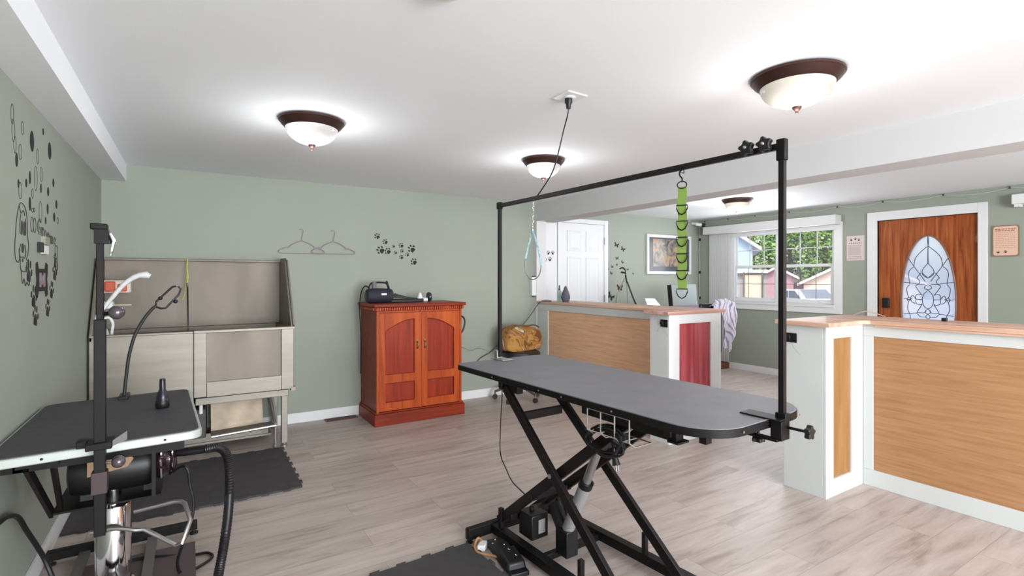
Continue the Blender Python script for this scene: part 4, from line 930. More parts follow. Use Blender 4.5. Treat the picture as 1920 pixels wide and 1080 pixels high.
dl([(2.76, 1.40), (2.765, 1.36), (2.80, 1.35), (2.84, 1.355), (2.85, 1.39)]); dl([(2.77, 1.36), (2.79, 1.30), (2.81, 1.32), (2.83, 1.29), (2.85, 1.305), (2.88, 1.29), (2.885, 1.31), (2.86, 1.37)])
dl([(2.845, 1.40), (2.87, 1.39), (2.88, 1.35), (2.895, 1.31)])
dg.prism(oval(2.845, 1.445, .018, .020, 14), (XS, 0, 0), *W_LEFT, .0012); dg.prism(oval(2.829, 1.53, .005, .02, 10), (XS, 0, 0), *W_LEFT, .0012); dg.prism(oval(2.864, 1.53, .005, .02, 10), (XS, 0, 0), *W_LEFT, .0012)
dg.prism(oval(2.845, 1.395, .010, .008, 10), (XS, 0, 0), *W_LEFT, .0012)
tag(dg.build('dog_decal', outline_ink), 'line drawn curly eared dog head decal on the green side wall', 'decal')
def text_mesh(name, s_, size, thick, m, M, label, cat, ink=None):
    c = bpy.data.curves.new('lettering', 'FONT'); c.body = s_; c.size = size; c.align_x = 'LEFT'
    if ink: c.fill_mode = 'NONE'; c.bevel_depth = ink
    else: c.extrude = thick
    tmp = bpy.data.objects.new('lettering', c); col.objects.link(tmp); bpy.context.view_layer.update()
    me = bpy.data.meshes.new_from_object(tmp.evaluated_get(bpy.context.evaluated_depsgraph_get()))
    bpy.data.objects.remove(tmp); me.materials.clear(); me.materials.append(m)
    o = bpy.data.objects.new(name, me); col.objects.link(o); o.matrix_world = M; WM[o] = M
    if label: tag(o, label, cat)
    return o
# the lettering arcs along the wall beside the dog; each letter stands alone
for k, (chx, y, z, sz, wh) in enumerate((('G', 3.075, 1.520, .105, ' after the ringed glyph'), ('r', 3.155, 1.512, .10, ''), ('o', 3.195, 1.505, .10, ', first of the two'), ('o', 3.255, 1.498, .10, ', second of the two'), ('m', 3.315, 1.492, .085, ''), ('e', 3.395, 1.487, .095, ' at its end'))):
    M = Matrix(((0, 0, 1, XS+.0015), (1, 0, 0, y), (0, 1, 0, z), (0, 0, 0, 1)))
    text_mesh('letter_decal', chx, sz, 0, outline_ink, M, 'outlined letter %s of the word on the side wall%s' % (chx, wh), 'decal', .0008)
gq = MB()
for yy, zz in ((2.992, 1.555), (3.036, 1.555)): ring_plate(gq, oval(yy, zz, .024, .034, 14), oval(yy, zz, .020, .030, 14), XS, XS+.001)
tag(gq.build('glyph_decal', outline_ink, smooth=0), 'outlined twin ring glyph starting the word on the side wall', 'decal')
crw = MB(); ring_plate(crw, oval(3.0, 1.618, .018, .010, 12), oval(3.0, 1.618, .014, .007, 12), XS, XS+.001); ring_plate(crw, oval(3.03, 1.622, .014, .010, 12), oval(3.03, 1.622, .010, .007, 12), XS, XS+.001)
tag(crw.build('bow_decal', outline_ink, smooth=0), 'tiny outlined bow decal above the twin ring glyph', 'decal')
br_ = MB(); ring_plate(br_, [(p[0], p[1]) for p in rrect(3.435, 3.505, 1.36, 1.49, .02, 3)], [(p[0], p[1]) for p in rrect(3.440, 3.500, 1.365, 1.485, .017, 3)], XS, XS+.001)
ring_plate(br_, oval(3.47, 1.385, .020, .026, 14), oval(3.47, 1.385, .015, .021, 14), XS, XS+.001); br_.prism(oval(3.45, 1.41, .01, .012, 8), (XS, 0, 0), *W_LEFT, .001)
tag(br_.build('brush_decal', outline_ink, smooth=0), 'tall outlined grooming brush decal at the far end of the lettering', 'decal')
ts = thing('wall_plate', 'small half black half white wall plate below the lettering on the side wall', 'wall plate', (XL, 3.13, 1.46))
MB().box(XL, XL+.012, 3.08, 3.145, 1.44, 1.485).build('dark_half', black_plastic, ts); MB().box(XL, XL+.012, 3.147, 3.24, 1.435, 1.475).build('white_half', white_plastic, ts)
MB().box(XL, XL+.016, 3.15, 3.24, 1.478, 1.515).build('grey_tab', mat('sage grey tab', S(150, 150, 132), .5), ts)
bn = thing('bone_decal', 'black bone shaped plaque decal with a pale streaked middle on the side wall', 'decal', (XL, 3.15, 1.31))
bp_ = []
for cy_, cz_, a0 in ((3.26, 1.36, -60), (3.05, 1.36, 60), (3.05, 1.265, 120), (3.26, 1.265, 240)):
    for k in range(7):
        a = math.radians(a0+30*k); bp_.append((cy_+.028*math.cos(a), cz_+.028*math.sin(a)))
bp_ = [(3.055, 1.345), (3.05, 1.385), (3.075, 1.395), (3.09, 1.365), (3.22, 1.365), (3.235, 1.395), (3.265, 1.385), (3.262, 1.345), (3.25, 1.315), (3.262, 1.285), (3.265, 1.245), (3.235, 1.235), (3.22, 1.262), (3.09, 1.262), (3.075, 1.235), (3.05, 1.245), (3.055, 1.285), (3.066, 1.315)]
MB().prism(bp_, (XS, 0, 0), *W_LEFT, .004).build('bone_shape', matte_black, bn, smooth=0)
MB().prism([(3.10, 1.345), (3.10, 1.283), (3.135, 1.28), (3.16, 1.30), (3.18, 1.28), (3.21, 1.283), (3.21, 1.345), (3.18, 1.347), (3.16, 1.33), (3.13, 1.347)], (XS+.004, 0, 0), *W_LEFT, .001).build('pale_middle', mat('pale mauve print', S(140, 124, 130), .6, var=.4, vscale=40), bn, smooth=0)

# ------------------------------------------------------------ reception counters
TT, TB = 1.056, 1.030
lc = thing('reception_counter', 'white reception counter with tan front panel and red stained end panel under the white doorway', 'counter', (3.7, 3.9, 0))
LX, LY = 3.213, 2.787       # corner of the pier
m_ = MB().box(LX, LX+.12, LY+.018, 2.985, 0, TB).box(LX+.12, LX+.28, LY+.03, 2.985, 0, TB); m_.build('pier', counter_white, lc, bevel=.002)
# end face with a recess for the red panel
m_ = MB().box(LX, LX+.125, LY, LY+.018, 0, TB); m_.box(3.735, 3.867, LY, LY+.018, 0, TB); m_.box(LX+.125, 3.735, LY, LY+.018, .955, TB); m_.box(LX+.125, 3.735, LY, LY+.018, 0, .10)
m_.build('end_frame', trim_white, lc, bevel=.002)
MB().box(LX+.12, 3.74, LY+.020, LY+.028, .09, .96).build('red_panel', red_panel, lc)
m_ = MB().box(3.48, 3.867, LY+.03, 4.965, 0, TB); m_.build('carcass', counter_white, lc)
m_ = MB().box(3.462, 3.48, 2.985, 4.965, .955, TB); m_.box(3.462, 3.48, 2.985, 4.965, 0, .10); m_.box(3.462, 3.48, 4.755, 4.965, .10, .955)
m_.build('front_frame', counter_white, lc, bevel=.002)
MB().box(3.472, 3.482, 2.985, 4.76, .09, .96).build('front_panel', ply, lc)
MB().box(3.45, 3.90, 3.06, 4.965, TB, TT).build('countertop', top_wood, lc, bevel=.003)
MB().prism([(LX-.04, LY-.025), (3.895, LY-.025), (3.895, 3.06), (3.30, 3.06), (LX-.04, 3.02)], (0, 0, TB+.002), (1, 0, 0), (0, 1, 0), (0, 0, 1), .027).build('countertop_end', top_wood_x, lc, bevel=.003)

rc = thing('reception_counter', 'white reception counter with wide tan panel and short return in front of the oak door', 'counter', (3.7, .5, 0))
RX, RY = 3.217, 1.602; FX = 3.67
MB().box(RX, RX+.08, RY+.018, 1.862, 0, TB).box(RX+.08, FX+.20, RY+.02, 1.862, 0, TB).build('pier', counter_white, rc, bevel=.002)
m_ = MB().box(RX, RX+.088, RY, RY+.018, 0, TB); m_.box(3.525, FX, RY, RY+.018, 0, TB); m_.box(RX+.088, 3.525, RY, RY+.018, .955, TB); m_.box(RX+.088, 3.525, RY, RY+.018, 0, .105)
m_.build('return_frame', counter_white, rc, bevel=.002)
MB().box(RX+.08, 3.53, RY+.012, RY+.019, .10, .96).build('narrow_panel', ply3, rc)
m_ = MB().box(FX+.02, FX+.36, -1.9, 1.66, 0, TB); m_.build('carcass', counter_white, rc)
m_ = MB().box(FX, FX+.02, -1.9, RY, .953, TB); m_.box(FX, FX+.02, -1.9, RY, 0, .105); m_.box(FX, FX+.02, 1.545, RY, .105, .953); m_.box(FX, FX+.02, -1.9, -1.75, .105, .953)
m_.build('front_frame', counter_white, rc, bevel=.002)
MB().box(FX+.008, FX+.022, -1.76, 1.55, .10, .96).build('front_panel', ply2, rc)
MB().prism([(RX-.035, RY-.035), (3.60, RY-.035), (FX-.04, RY-.06), (FX-.04, -1.93), (FX+.39, -1.93), (FX+.39, 1.90), (RX-.035, 1.90)], (0, 0, TB+.001), (1, 0, 0), (0, 1, 0), (0, 0, 1), .026).build('countertop', top_wood, rc, bevel=.003)
MB().box(FX-.030, FX-.01, -1.9, 1.52, TB-.012, TB).build('top_apron', top_wood, rc)
# outlets
def outlet(x, y, z, lb):
    t = thing('wall_outlet', lb, 'outlet', (x, y, z), 0, 'black outlets on the counter piers')
    MB().box(x-.005, x, y-.036, y+.036, z-.030, z+.030).build('cover', black_plastic, t, bevel=.002)
    MB().box(x-.018, x-.004, y-.0, y+.028, z-.016, z+.016).build('plug', black_plastic, t, bevel=.003)
outlet(LX, 2.835, .962, 'black outlet with a plug on the pier of the counter with the red panel')
outlet(RX, 1.812, .948, 'black outlet with a plug on the pier of the counter before the oak door')
for x, y, z, lb in ((LX, 2.84, .94, 'thin grey whisker wires below the outlet of the far counter'), (RX, 1.80, .92, 'thin grey whisker wires below the outlet of the near counter')):
    w_ = MB(); w_.tube(crv([(x-.018, y, z), (x-.025, y+.03, z-.02), (x-.004, y+.06, z-.05)], 5), .001, 5); w_.tube(crv([(x-.018, y, z), (x-.03, y-.02, z-.03), (x-.004, y-.045, z-.075)], 5), .001, 5)
    if x == LX: w_.tube([(x-.005, y+.02, z+.02), (x-.025, y+.05, z+.075)], .003, 6)
    tag(w_.build('loose_wire', mat('grey wire', S(130, 128, 124), .5)), lb, 'wire')

# things on the far counter
bo = thing('spray_bottle', 'pale mint bottle with dark green nozzle on the far counter', 'bottle', (3.60, 4.72, TT))
MB().lathe((0, 0, 0), [(.026, 0), (.029, .004), (.029, .11), (.020, .125), (.012, .13)], 20).build('bottle_body', mat('mint plastic', S(176, 206, 196), .3), bo, True)
MB().lathe((0, 0, 0), [(.012, .13), (.012, .15), (.009, .152), (.007, .185), (.004, .19)], 14).build('nozzle', mat('dark green plastic', S(60, 84, 76), .4), bo, True)
df = thing('teardrop_diffuser', 'charcoal woven teardrop shaped diffuser on the far counter', 'diffuser', (3.585, 4.585, TT))
hm = mat('charcoal woven shell', S(90, 88, 98), .6, bump=1.0, bscale=260)
MB().lathe((0, 0, 0), [(.034, .0), (.043, .02), (.052, .045), (.052, .065), (.042, .10), (.028, .135), (.014, .168), (.003, .185)], 26).build('shell', hm, df, True)
MB().lathe((0, 0, 0), [(.032, 0), (.036, .006), (.043, .0205), (.040, .024)], 26).build('base', black_plastic, df, True)
tag(MB().box(3.47, 3.55, 4.80, 4.89, TT, TT+.010).build('charging_puck', black_plastic, bevel=.003), 'small flat black charger at the wall end of the far counter', 'charger')
cc_ = MB().tube(crv([(3.47, 4.86, TT+.006), (3.43, 4.90, TT-.03), (3.36, 4.95, .90), (3.22, 4.98, .74), (3.08, 4.99, .62), (2.95, 5.0, .58), (2.85, 5.0, .50), (2.72, 5.0, .44), (2.62, 5.0, .36), (2.50, 5.0, .33), (2.34, 5.0, .22)], 6), .0045, 6)
tag(cc_.build('charger_cord', mat('dark grey cord', S(62, 58, 58), .5)), 'dark cord running from the far counter down the corner to behind the cabinet', 'cord')
cc_ = MB().tube(crv([(2.30, 5.01, .62), (2.45, 5.015, .60), (2.60, 5.015, .53), (2.70, 5.015, .55), (2.85, 5.015, .50)], 6), .0022, 5)
tag(cc_.build('thin_wire', mat('grey wire', S(130, 128, 124), .5)), 'thin grey wire sagging along the green wall beside the cabinet', 'wire')
th = thing('thermostat', 'white wall box on the edge of the doorway pier above the far counter', 'wall box', (3.455, 5.0, 1.23))
MB().box(3.395, 3.456, 4.975, 5.028, 1.12, 1.34).build('box', trim_bright, th, bevel=.004)
MB().box(3.425, 3.452, 4.982, 5.02, 1.34, 1.352).build('cap', mat('dark grey plastic', S(80, 80, 84), .5), th); MB().box(3.425, 3.452, 4.982, 5.02, 1.105, 1.12).build('cap', mat('dark grey plastic', S(80, 80, 84), .5), th)

# ------------------------------------------------------------ front room furniture behind the counter
dk = thing('desk', 'brown desk hidden behind the far counter below the framed picture', 'desk', (5.2, 4.85, 0))
MB().box(4.5, 6.2, 4.45, 5.2, .87, .90).build('desk_top', dark_wood, dk, bevel=.003)
for x in (4.54, 6.16): MB().box(x-.03, x+.03, 4.48, 5.17, 0, .87).build('leg', dark_wood, dk)
mn_ = thing('computer_monitor', 'grey back of a computer monitor rising above the far counter', 'monitor', (5.6, 4.66, .90))
MB().hexa([(5.36, 4.58, .95), (5.88, 4.60, .95), (5.88, 4.63, .95), (5.36, 4.61, .95), (5.345, 4.60, 1.245), (5.87, 4.62, 1.245), (5.87, 4.65, 1.245), (5.345, 4.63, 1.245)]).build('screen_back', mat('grey green plastic', S(122, 131, 128), .5), mn_, bevel=.005)
MB().hexa([(5.348, 4.60, .95), (5.36, 4.58, .95), (5.36, 4.62, .95), (5.348, 4.64, .95), (5.335, 4.62, 1.235), (5.345, 4.60, 1.235), (5.345, 4.64, 1.235), (5.335, 4.66, 1.235)]).build('bezel', black_plastic, mn_)
m_ = MB().box(5.50, 5.72, 4.62, 4.80, .90, .912); m_.box(5.59, 5.63, 4.64, 4.67, .91, 1.05); m_.build('stand', black_plastic, mn_)
MB().bar((5.94, 4.70, .91), (5.88, 4.66, 1.24), .012, .02).build('side_stand', mat('grey green plastic', S(158, 166, 162), .5), mn_)
tag(MB().hexa([(4.90, 4.56, .90), (5.19, 4.56, .90), (5.19, 4.74, .90), (4.90, 4.74, .90), (4.86, 4.60, 1.072), (5.04, 4.60, 1.066), (5.04, 4.64, 1.066), (4.86, 4.64, 1.072)]).build('paper_holder', mat('white paper holder', S(228, 224, 226), .5), bevel=.003), 'white slanted paper holder on the desk beside the monitor', 'paper holder')
tag(MB().box(5.25, 6.0, 4.47, 4.56, .90, .965).build('desk_tray', mat('mauve tray', S(120, 100, 122), .5), bevel=.003), 'low mauve tray on the desk in front of the monitor', 'tray')
tpd = thing('phone_tripod', 'black three legged phone tripod with a clamp head in front of the butterfly decals', 'tripod', (4.85, 4.92, .90))
hd = Vector((4.80, 4.92, 1.36))
MB().tube(crv([(4.74, 4.92, 1.45), (4.79, 4.92, 1.462), (4.83, 4.92, 1.44)], 4), .011, 8).build('clamp', black_plastic, tpd)
MB().tube([(4.765, 4.92, 1.405), (4.84, 4.92, 1.395)], .012, 8).build('clamp', black_plastic, tpd)
MB().tube([(4.83, 4.92, 1.44), (4.845, 4.92, 1.385), (4.84, 4.92, 1.36)], .006, 8).build('head', black_plastic, tpd)
MB().tube([(4.84, 4.92, 1.37), (4.865, 4.92, 1.26)], .011, 8).build('hub', black_plastic, tpd)
lgm = mat('grey tripod leg', S(140, 146, 138), .4, .3)
MB().tube([(4.835, 4.93, 1.33), (4.775, 5.0, 1.12), (4.765, 5.05, .90)], .007, 8).build('leg', lgm, tpd)
MB().tube([(4.855, 4.92, 1.30), (4.880, 4.92, 1.1), (4.885, 4.92, .90)], .007, 8).build('leg', lgm, tpd)
MB().tube([(4.86, 4.91, 1.28), (4.93, 4.88, 1.08), (5.01, 4.85, .90)], .010, 8).build('leg', black_plastic, tpd)
pk = MB().tube(crv([(4.77, 4.93, 1.41), (4.71, 4.93, 1.40), (4.67, 4.94, 1.34), (4.68, 4.94, 1.28), (4.72, 4.94, 1.25), (4.74, 4.94, 1.29), (4.71, 4.94, 1.32), (4.69, 4.94, 1.25), (4.72, 4.94, 1.15), (4.72, 4.94, .90)], 6), .004, 6)
tag(pk.build('pink_cord', mat('pale pink cord', S(196, 176, 166), .6)), 'pale pink looped cord hanging beside the tripod head', 'cord')
pf = thing('framed_picture', 'white framed glossy picture with a dark mottled print on the wall behind the counter', 'picture', (6.05, YQ, 1.67))
m_ = MB(); frame_ring(m_, 5.595, 6.56, 1.385, 1.97, .045, YQ-.03, YQ, 'x'); m_.build('picture_frame', trim_white, pf, bevel=.003)
def art_mat():
    m = bpy.data.materials.new('abstract art print'); m.use_nodes = True; n = m.node_tree; b = n.nodes['Principled BSDF']; L = n.links
    tc = n.nodes.new('ShaderNodeTexCoord'); t = n.nodes.new('ShaderNodeTexNoise'); t.inputs['Scale'].default_value = 7; t.inputs['Detail'].default_value = 8; t.inputs['Distortion'].default_value = 1.2
    L.new(tc.outputs['Object'], t.inputs[0]); r = n.nodes.new('ShaderNodeValToRGB'); e = r.color_ramp.elements
    e[0].position = .32; e[0].color = S(62, 60, 66); e[1].position = .75; e[1].color = S(176, 168, 160)
    for p, c in ((.45, S(112, 106, 100)), (.54, S(146, 132, 116)), (.62, S(190, 136, 96)), (.66, S(128, 124, 148))):
        k = e.new(p); k.color = c
    L.new(t.outputs[0], r.inputs[0]); L.new(r.outputs[0], b.inputs['Base Color']); b.inputs['Roughness'].default_value = .15
    return m
MB().box(5.64, 6.515, YQ-.018, YQ-.010, 1.43, 1.925).build('mount_board', mat('dark blue grey board', S(78, 78, 90), .2), pf)
MB().box(5.72, 6.44, YQ-.021, YQ-.018, 1.50, 1.905).build('art_print', art_mat(), pf)
# striped cloth on a chair back
chb = thing('office_chair', 'plain chair behind the far counter carrying the striped cloth', 'chair', (4.08, 3.3, 0))
MB().box(3.94, 4.25, 3.05, 3.08, .62, 1.09).build('backrest', black_plastic, chb, bevel=.012); MB().box(3.93, 4.23, 3.10, 3.45, .43, .48).build('seat', black_plastic, chb, bevel=.02)
for x, y in ((3.96, 3.13), (3.96, 3.42), (4.2, 3.13), (4.2, 3.42)): MB().box(x-.015, x+.015, y-.015, y+.015, 0, .44).build('leg', black_plastic, chb)
for x in (4.0, 4.19): MB().box(x-.012, x+.012, 3.08, 3.105, .45, .66).build('back_post', black_plastic, chb)
def cloth():
    b = MB(); nx, nz = 44, 40
    for j in range(nz+1):
        t = j/nz
        for i in range(nx+1):
            u = i/nx
            fold = .022*math.sin(u*16+2*t)+.012*math.sin(u*29+5*t+1)+.008*math.sin(u*7+t*12)
            x = 4.05+.37*u-.10*t*(u-.45)+(.05*math.sin(t*PI)*u)
            edge = .10+.35*max(0, min(1, (u-.25)/.35))*(1-.35*max(0, u-.85)/.15)+.02*math.sin(u*23)   # how far each strand hangs down
            crest = 1.095+.035*math.sin(u*PI)-.12*max(0, u-.72)**2*12
            if t < .2: a = t/.2; y = 3.10-.07*a; z = crest-.05*(1-a)
            else: a = (t-.2)/.8; y = 3.03-.02*a; z = crest-edge*a
            z += .010*math.sin(t*16+u*9)*(1-t)
            b.v.append((x+.012*math.sin(t*9+u*5), y-fold-.012*math.sin(t*17+u*8), z))
    for j in range(nz):
        for i in range(nx):
            k = j*(nx+1)+i; b.f.append((k, k+1, k+nx+2, k+nx+1))
    return b
cm = bpy.data.materials.new('lavender striped cotton'); cm.use_nodes = True; n_ = cm.node_tree; b_ = n_.nodes['Principled BSDF']
tc_ = n_.nodes.new('ShaderNodeTexCoord'); wv = n_.nodes.new('ShaderNodeTexWave'); wv.inputs['Scale'].default_value = 13; wv.inputs['Distortion'].default_value = 3; wv.bands_direction = 'X'
n_.links.new(tc_.outputs['Object'], wv.inputs[0]); r_ = n_.nodes.new('ShaderNodeValToRGB'); r_.color_ramp.elements[0].color = S(160, 150, 176); r_.color_ramp.elements[1].color = S(226, 220, 230); r_.color_ramp.elements[0].position = .1; r_.color_ramp.elements[1].position = .5
n_.links.new(wv.outputs[0], r_.inputs[0]); n_.links.new(r_.outputs[0], b_.inputs['Base Color']); b_.inputs['Roughness'].default_value = .9
ct = cloth().build('striped_cloth', cm, smooth=80); sol = ct.modifiers.new('thick', 'SOLIDIFY'); sol.thickness = .004
tag(ct, 'lavender and white striped cloth draped at the end of the far counter', 'cloth')
tag(MB().box(6.50, 6.74, 4.72, 5.1, 0, .085).build('low_box', dark_wood, bevel=.004), 'low brown wooden box on the floor under the vertical blind', 'box')

# camera and its cable in the far corner
sc2 = thing('security_camera', 'small white and black security camera in the far ceiling corner', 'camera', (6.66, 5.2, 2.16))
MB().tube([(6.60, YQ-.01, 2.175), (6.60, 5.20, 2.165)], .02, 12).build('mount', white_plastic, sc2)
MB().tube([(6.60, 5.20, 2.16), (6.67, 5.14, 2.145)], .026, 14).build('camera_body', white_plastic, sc2)
MB().tube([(6.665, 5.145, 2.146), (6.70, 5.11, 2.138)], .030, 14).build('lens_hood', black_plastic, sc2)
cbm = MB().tube(crv([(6.70, 5.22, 2.16), (6.755, 5.25, 2.06), (6.755, 5.25, 1.9), (6.735, 5.25, 1.75), (6.755, 5.25, 1.6), (6.755, 5.25, 1.45), (6.74, 5.25, 1.25), (6.755, 5.25, 1.1), (6.70, 5.25, .95), (6.66, 5.24, .85)], 8), .005, 6)
tag(cbm.build('hanging_cable', mat('white cable', S(200, 200, 196), .5)), 'pale cable with small black bulbs hanging down the far room corner', 'cable')
sb = MB()
for z in (1.93, 1.42, 1.02): sb.lathe((6.752, 5.245, z), [(.012, -.02), (.014, 0), (.012, .02)], 8)
tag(sb.build('cable_clip', black_plastic), 'small black clips on the pale cable in the far corner', 'clip', kind='stuff')
# string lights along the front wall below the ceiling
stt = thing('string_lights', 'pale string light wire with dark sockets swagged along the top of the front wall', 'string lights', (6.75, 3.5, 2.21))
ys = [5.15, 4.75, 4.32, 3.83, 3.23, 2.74, 2.18, 1.66, 1.10, .55, 0, -.55]
pts = []
for k in range(len(ys)-1):
    for q in range(4):
        t = q/4; pts.append((6.752, ys[k]+(ys[k+1]-ys[k])*t, 2.207-.030*math.sin(t*PI)))
pts.append((6.752, ys[-1], 2.207))
MB().tube(pts, .0035, 6).build('wire', mat('white cable', S(200, 200, 196), .5), stt)
for y in ys[:9]: MB().lathe((6.750, y, 2.185), [(.006, .010), (.008, .014), (.008, .028), (.005, .032)], 10).build('socket', mat('dark socket', S(60, 58, 60), .5), stt)
# signs
s1 = thing('paper_sign', 'small pinkish white sign with three black paws between the window and the door', 'sign', (XD, 3.03, 1.68))
MB().box(XD-.006, XD, 2.936, 3.129, 1.538, 1.835).build('sheet', mat('pinkish paper', S(212, 198, 196), .5), s1)
pp = MB()
for y, z in ((3.078, 1.783), (3.032, 1.793), (2.994, 1.780)):
    for q in paw_mesh(.024, 0, 1): pp.prism(q, (XD-.0062, y, z), (0, -1, 0), (0, 0, 1), (-1, 0, 0), .0006)
pp.build('paw_mark', matte_black, s1, smooth=0)
sk = MB()
for k in range(7): sk.tube(crv([(XD-.0065, 3.10-.021*k-.001*q, 1.745+(.006 if q % 2 else -.006)) for q in range(0, 8)], 2), .0016, 4)
sk.build('script_heading', mat('grey mauve ink', S(138, 122, 124), .6), s1)
for z in (1.565, 1.585):
    sk = MB(); sk.tube(crv([(XD-.0065, 3.11-.012*q, z+.004*math.sin(q*2.1)) for q in range(13)], 2), .0022, 4)
    sk.build('script_marks', mat('grey mauve ink', S(138, 122, 124), .6), s1)
MB().box(XD-.0068, XD-.006, 2.965, 3.115, 1.712, 1.716).build('rule', mat('grey mauve ink', S(138, 122, 124), .6), s1)
MB().box(XD-.0066, XD-.006, 2.975, 3.11, 1.60, 1.705).build('text_block', mat('mauve grey patch', S(196, 180, 178), .5), s1)
s2 = thing('wooden_sign', 'peach plaque with lines of small text and two black paws past the oak door', 'sign', (XD, 1.69, 1.69))
MB().prism(rrect(1.594, 1.790, 1.538, 1.842, .012, 3), (XD-.014, 0, 0), (0, 1, 0), (0, 0, 1), (1, 0, 0), .013).build('board', mat('tan board edge', S(146, 116, 96), .5), s2)
MB().prism(rrect(1.603, 1.781, 1.548, 1.832, .02, 3), (XD-.0155, 0, 0), (0, 1, 0), (0, 0, 1), (1, 0, 0), .0015).build('board_face', mat('peach board face', S(226, 188, 166), .3), s2)
pp = MB()
for y, z in ((1.745, 1.578), (1.69, 1.580)):
    for q in paw_mesh(.022, .3, 1): pp.prism(q, (XD-.0157, y, z), (0, -1, 0), (0, 0, 1), (-1, 0, 0), .0006)
pp.build('paw_mark', matte_black, s2, smooth=0)
ln = MB()
for k in range(9):
    z = 1.770-.018*k; x_ = XD-.0165
    y_ = 1.765
    while y_ > 1.63: L_ = random.uniform(.008, .024); ln.box(x_, x_+.001, max(1.62, y_-L_), y_, z-.0022, z+.0022); y_ -= L_+.005
ln.build('text_line', mat('brown ink', S(188, 146, 126), .6), s2)
ln = MB()
for z in (1.806, 1.790):
    y_ = 1.768
    while y_ > 1.63: L_ = random.uniform(.012, .03); ln.box(XD-.0165, XD-.0155, max(1.618, y_-L_), y_, z-.004, z+.004); y_ -= L_+.005
ln.build('heading', mat('dark brown ink', S(150, 88, 70), .6), s2)
ac = thing('wall_sensor', 'white box high on the front wall past the peach plaque', 'wall box', (XD, 1.55, 2.07))
MB().box(XD-.12, XD-.001, 1.0, 1.625, 2.03, 2.125).build('housing', white_plastic, ac, bevel=.006); MB().box(XD-.10, XD-.01, 1.57, 1.61, 2.005, 2.03).build('foot', white_plastic, ac)
MB_ = MB().box(3.93, 3.955, 1.255, 1.28, TT+.001, TT+.022)
tag(MB_.build('small_black_box', black_plastic, bevel=.003), 'tiny black cube at the back edge of the near counter before the glass oval', 'box')
wb_ = MB().tube(crv([(3.98, 1.80, TT+.004), (3.99, 1.74, TT+.035), (4.02, 1.70, TT+.03), (4.03, 1.62, TT+.004)], 5), .003, 6)
tag(wb_.build('pale_wire_end', mat('pale peach wire', S(206, 176, 156), .5)), 'pale wire end curling on the near counter below the keypad lock', 'wire')

# ------------------------------------------------------------ rolling stool with the patterned bag
st = thing('rolling_stool', 'black rolling stool on a five castor steel base in the corner behind the large table', 'stool', (3.03, 4.72, 0))
MB().lathe((3.05, 4.70, .455), [(.0, 0), (.17, 0), (.205, .012), (.222, .040), (.212, .072), (.17, .086), (0, .088)], 32, cap=False).build('seat', mat('black vinyl', S(36, 33, 36), .35), st)
MB().tube([(3.03, 4.72, .12), (3.03, 4.72, .44)], .022, 14).build('gas_lift', chrome, st)
bsm = mat('brownish steel base', S(122, 106, 100), .35, .7)
for k in range(5):
    a = math.radians(214+72*k); ex, ey = 3.03+.25*math.cos(a), 4.72+.25*math.sin(a)
    MB().tube(crv([(3.03, 4.72, .13), (3.03+.12*math.cos(a), 4.72+.12*math.sin(a), .125), (ex, ey, .085)], 5), .013, 8).build('base_arm', bsm, st)
    cs = MB().tube([(ex, ey, .09), (ex, ey, .055)], .010, 8).build('castor', bsm, st)
    MB().tube([(ex-.014*math.sin(a), ey+.014*math.cos(a), .028), (ex+.014*math.sin(a), ey-.014*math.cos(a), .028)], .027, 16).build('wheel', mat('dark castor wheel', S(58, 50, 50), .5), cs)
MB().tube([(3.20, 4.66, .46), (3.235, 4.66, .52), (3.235, 4.70, .58)], .010, 8).build('back_bracket', chrome, st)
def bag():
    b = MB(); nx, ny = 30, 16
    hw, hd, h = .232, .12, .27
    for j in range(ny+1):
        t = j/ny; z = .545+h*t
        for i in range(nx):
            a = 2*PI*i/nx; c, s_ = math.cos(a), math.sin(a); e_ = .45
            x = hw*math.copysign(abs(c)**e_, c); y = hd*math.copysign(abs(s_)**.6, s_)
            k = (1-.5*abs(t-.4)**2)*(1 if t < .85 else 1-.5*(t-.85)/.15)*(.93 if j == 0 else 1)
            dx = .010*math.sin(a*3+t*7); sl = -.03*max(0, c)*t
            b.v.append((3.06+x*min(1, k+.03)+dx, 4.70+y*k, z+sl+.008*math.sin(a*4+t*5)))
    for j in range(ny):
        for i in range(nx): l = (i+1) % nx; b.f.append((j*nx+i, j*nx+l, (j+1)*nx+l, (j+1)*nx+i))
    b.f.append(tuple(range(nx-1, -1, -1))); b.f.append(tuple(ny*nx+i for i in range(nx)))
    return b
bm_ = bpy.data.materials.new('mustard patterned fabric'); bm_.use_nodes = True; n_ = bm_.node_tree; b_ = n_.nodes['Principled BSDF']; tc_ = n_.nodes.new('ShaderNodeTexCoord')
nt = n_.nodes.new('ShaderNodeTexNoise'); nt.inputs['Scale'].default_value = 3.6; nt.inputs['Detail'].default_value = .8; nt.inputs['Distortion'].default_value = 2.4; n_.links.new(tc_.outputs['Object'], nt.inputs[0])
r_ = n_.nodes.new('ShaderNodeValToRGB'); r_.color_ramp.interpolation = 'CONSTANT'; e = r_.color_ramp.elements; e[0].position = 0; e[0].color = S(112, 68, 34); e[1].position = .36; e[1].color = S(166, 118, 54)
for p, c in ((.42, S(140, 86, 40)), (.46, S(176, 130, 66)), (.53, S(160, 112, 46)), (.60, S(110, 66, 40)), (.63, S(206, 190, 176)), (.68, S(158, 112, 54))): k = e.new(p); k.color = c
n_.links.new(nt.outputs[0], r_.inputs[0]); n_.links.new(r_.outputs[0], b_.inputs['Base Color']); b_.inputs['Roughness'].default_value = .8
bg = thing('patterned_bag', 'mustard and brown patterned fabric bag sitting on the black rolling stool', 'bag', (3.06, 4.70, .543))
bag().build('bag_body', bm_, bg, smooth=60)
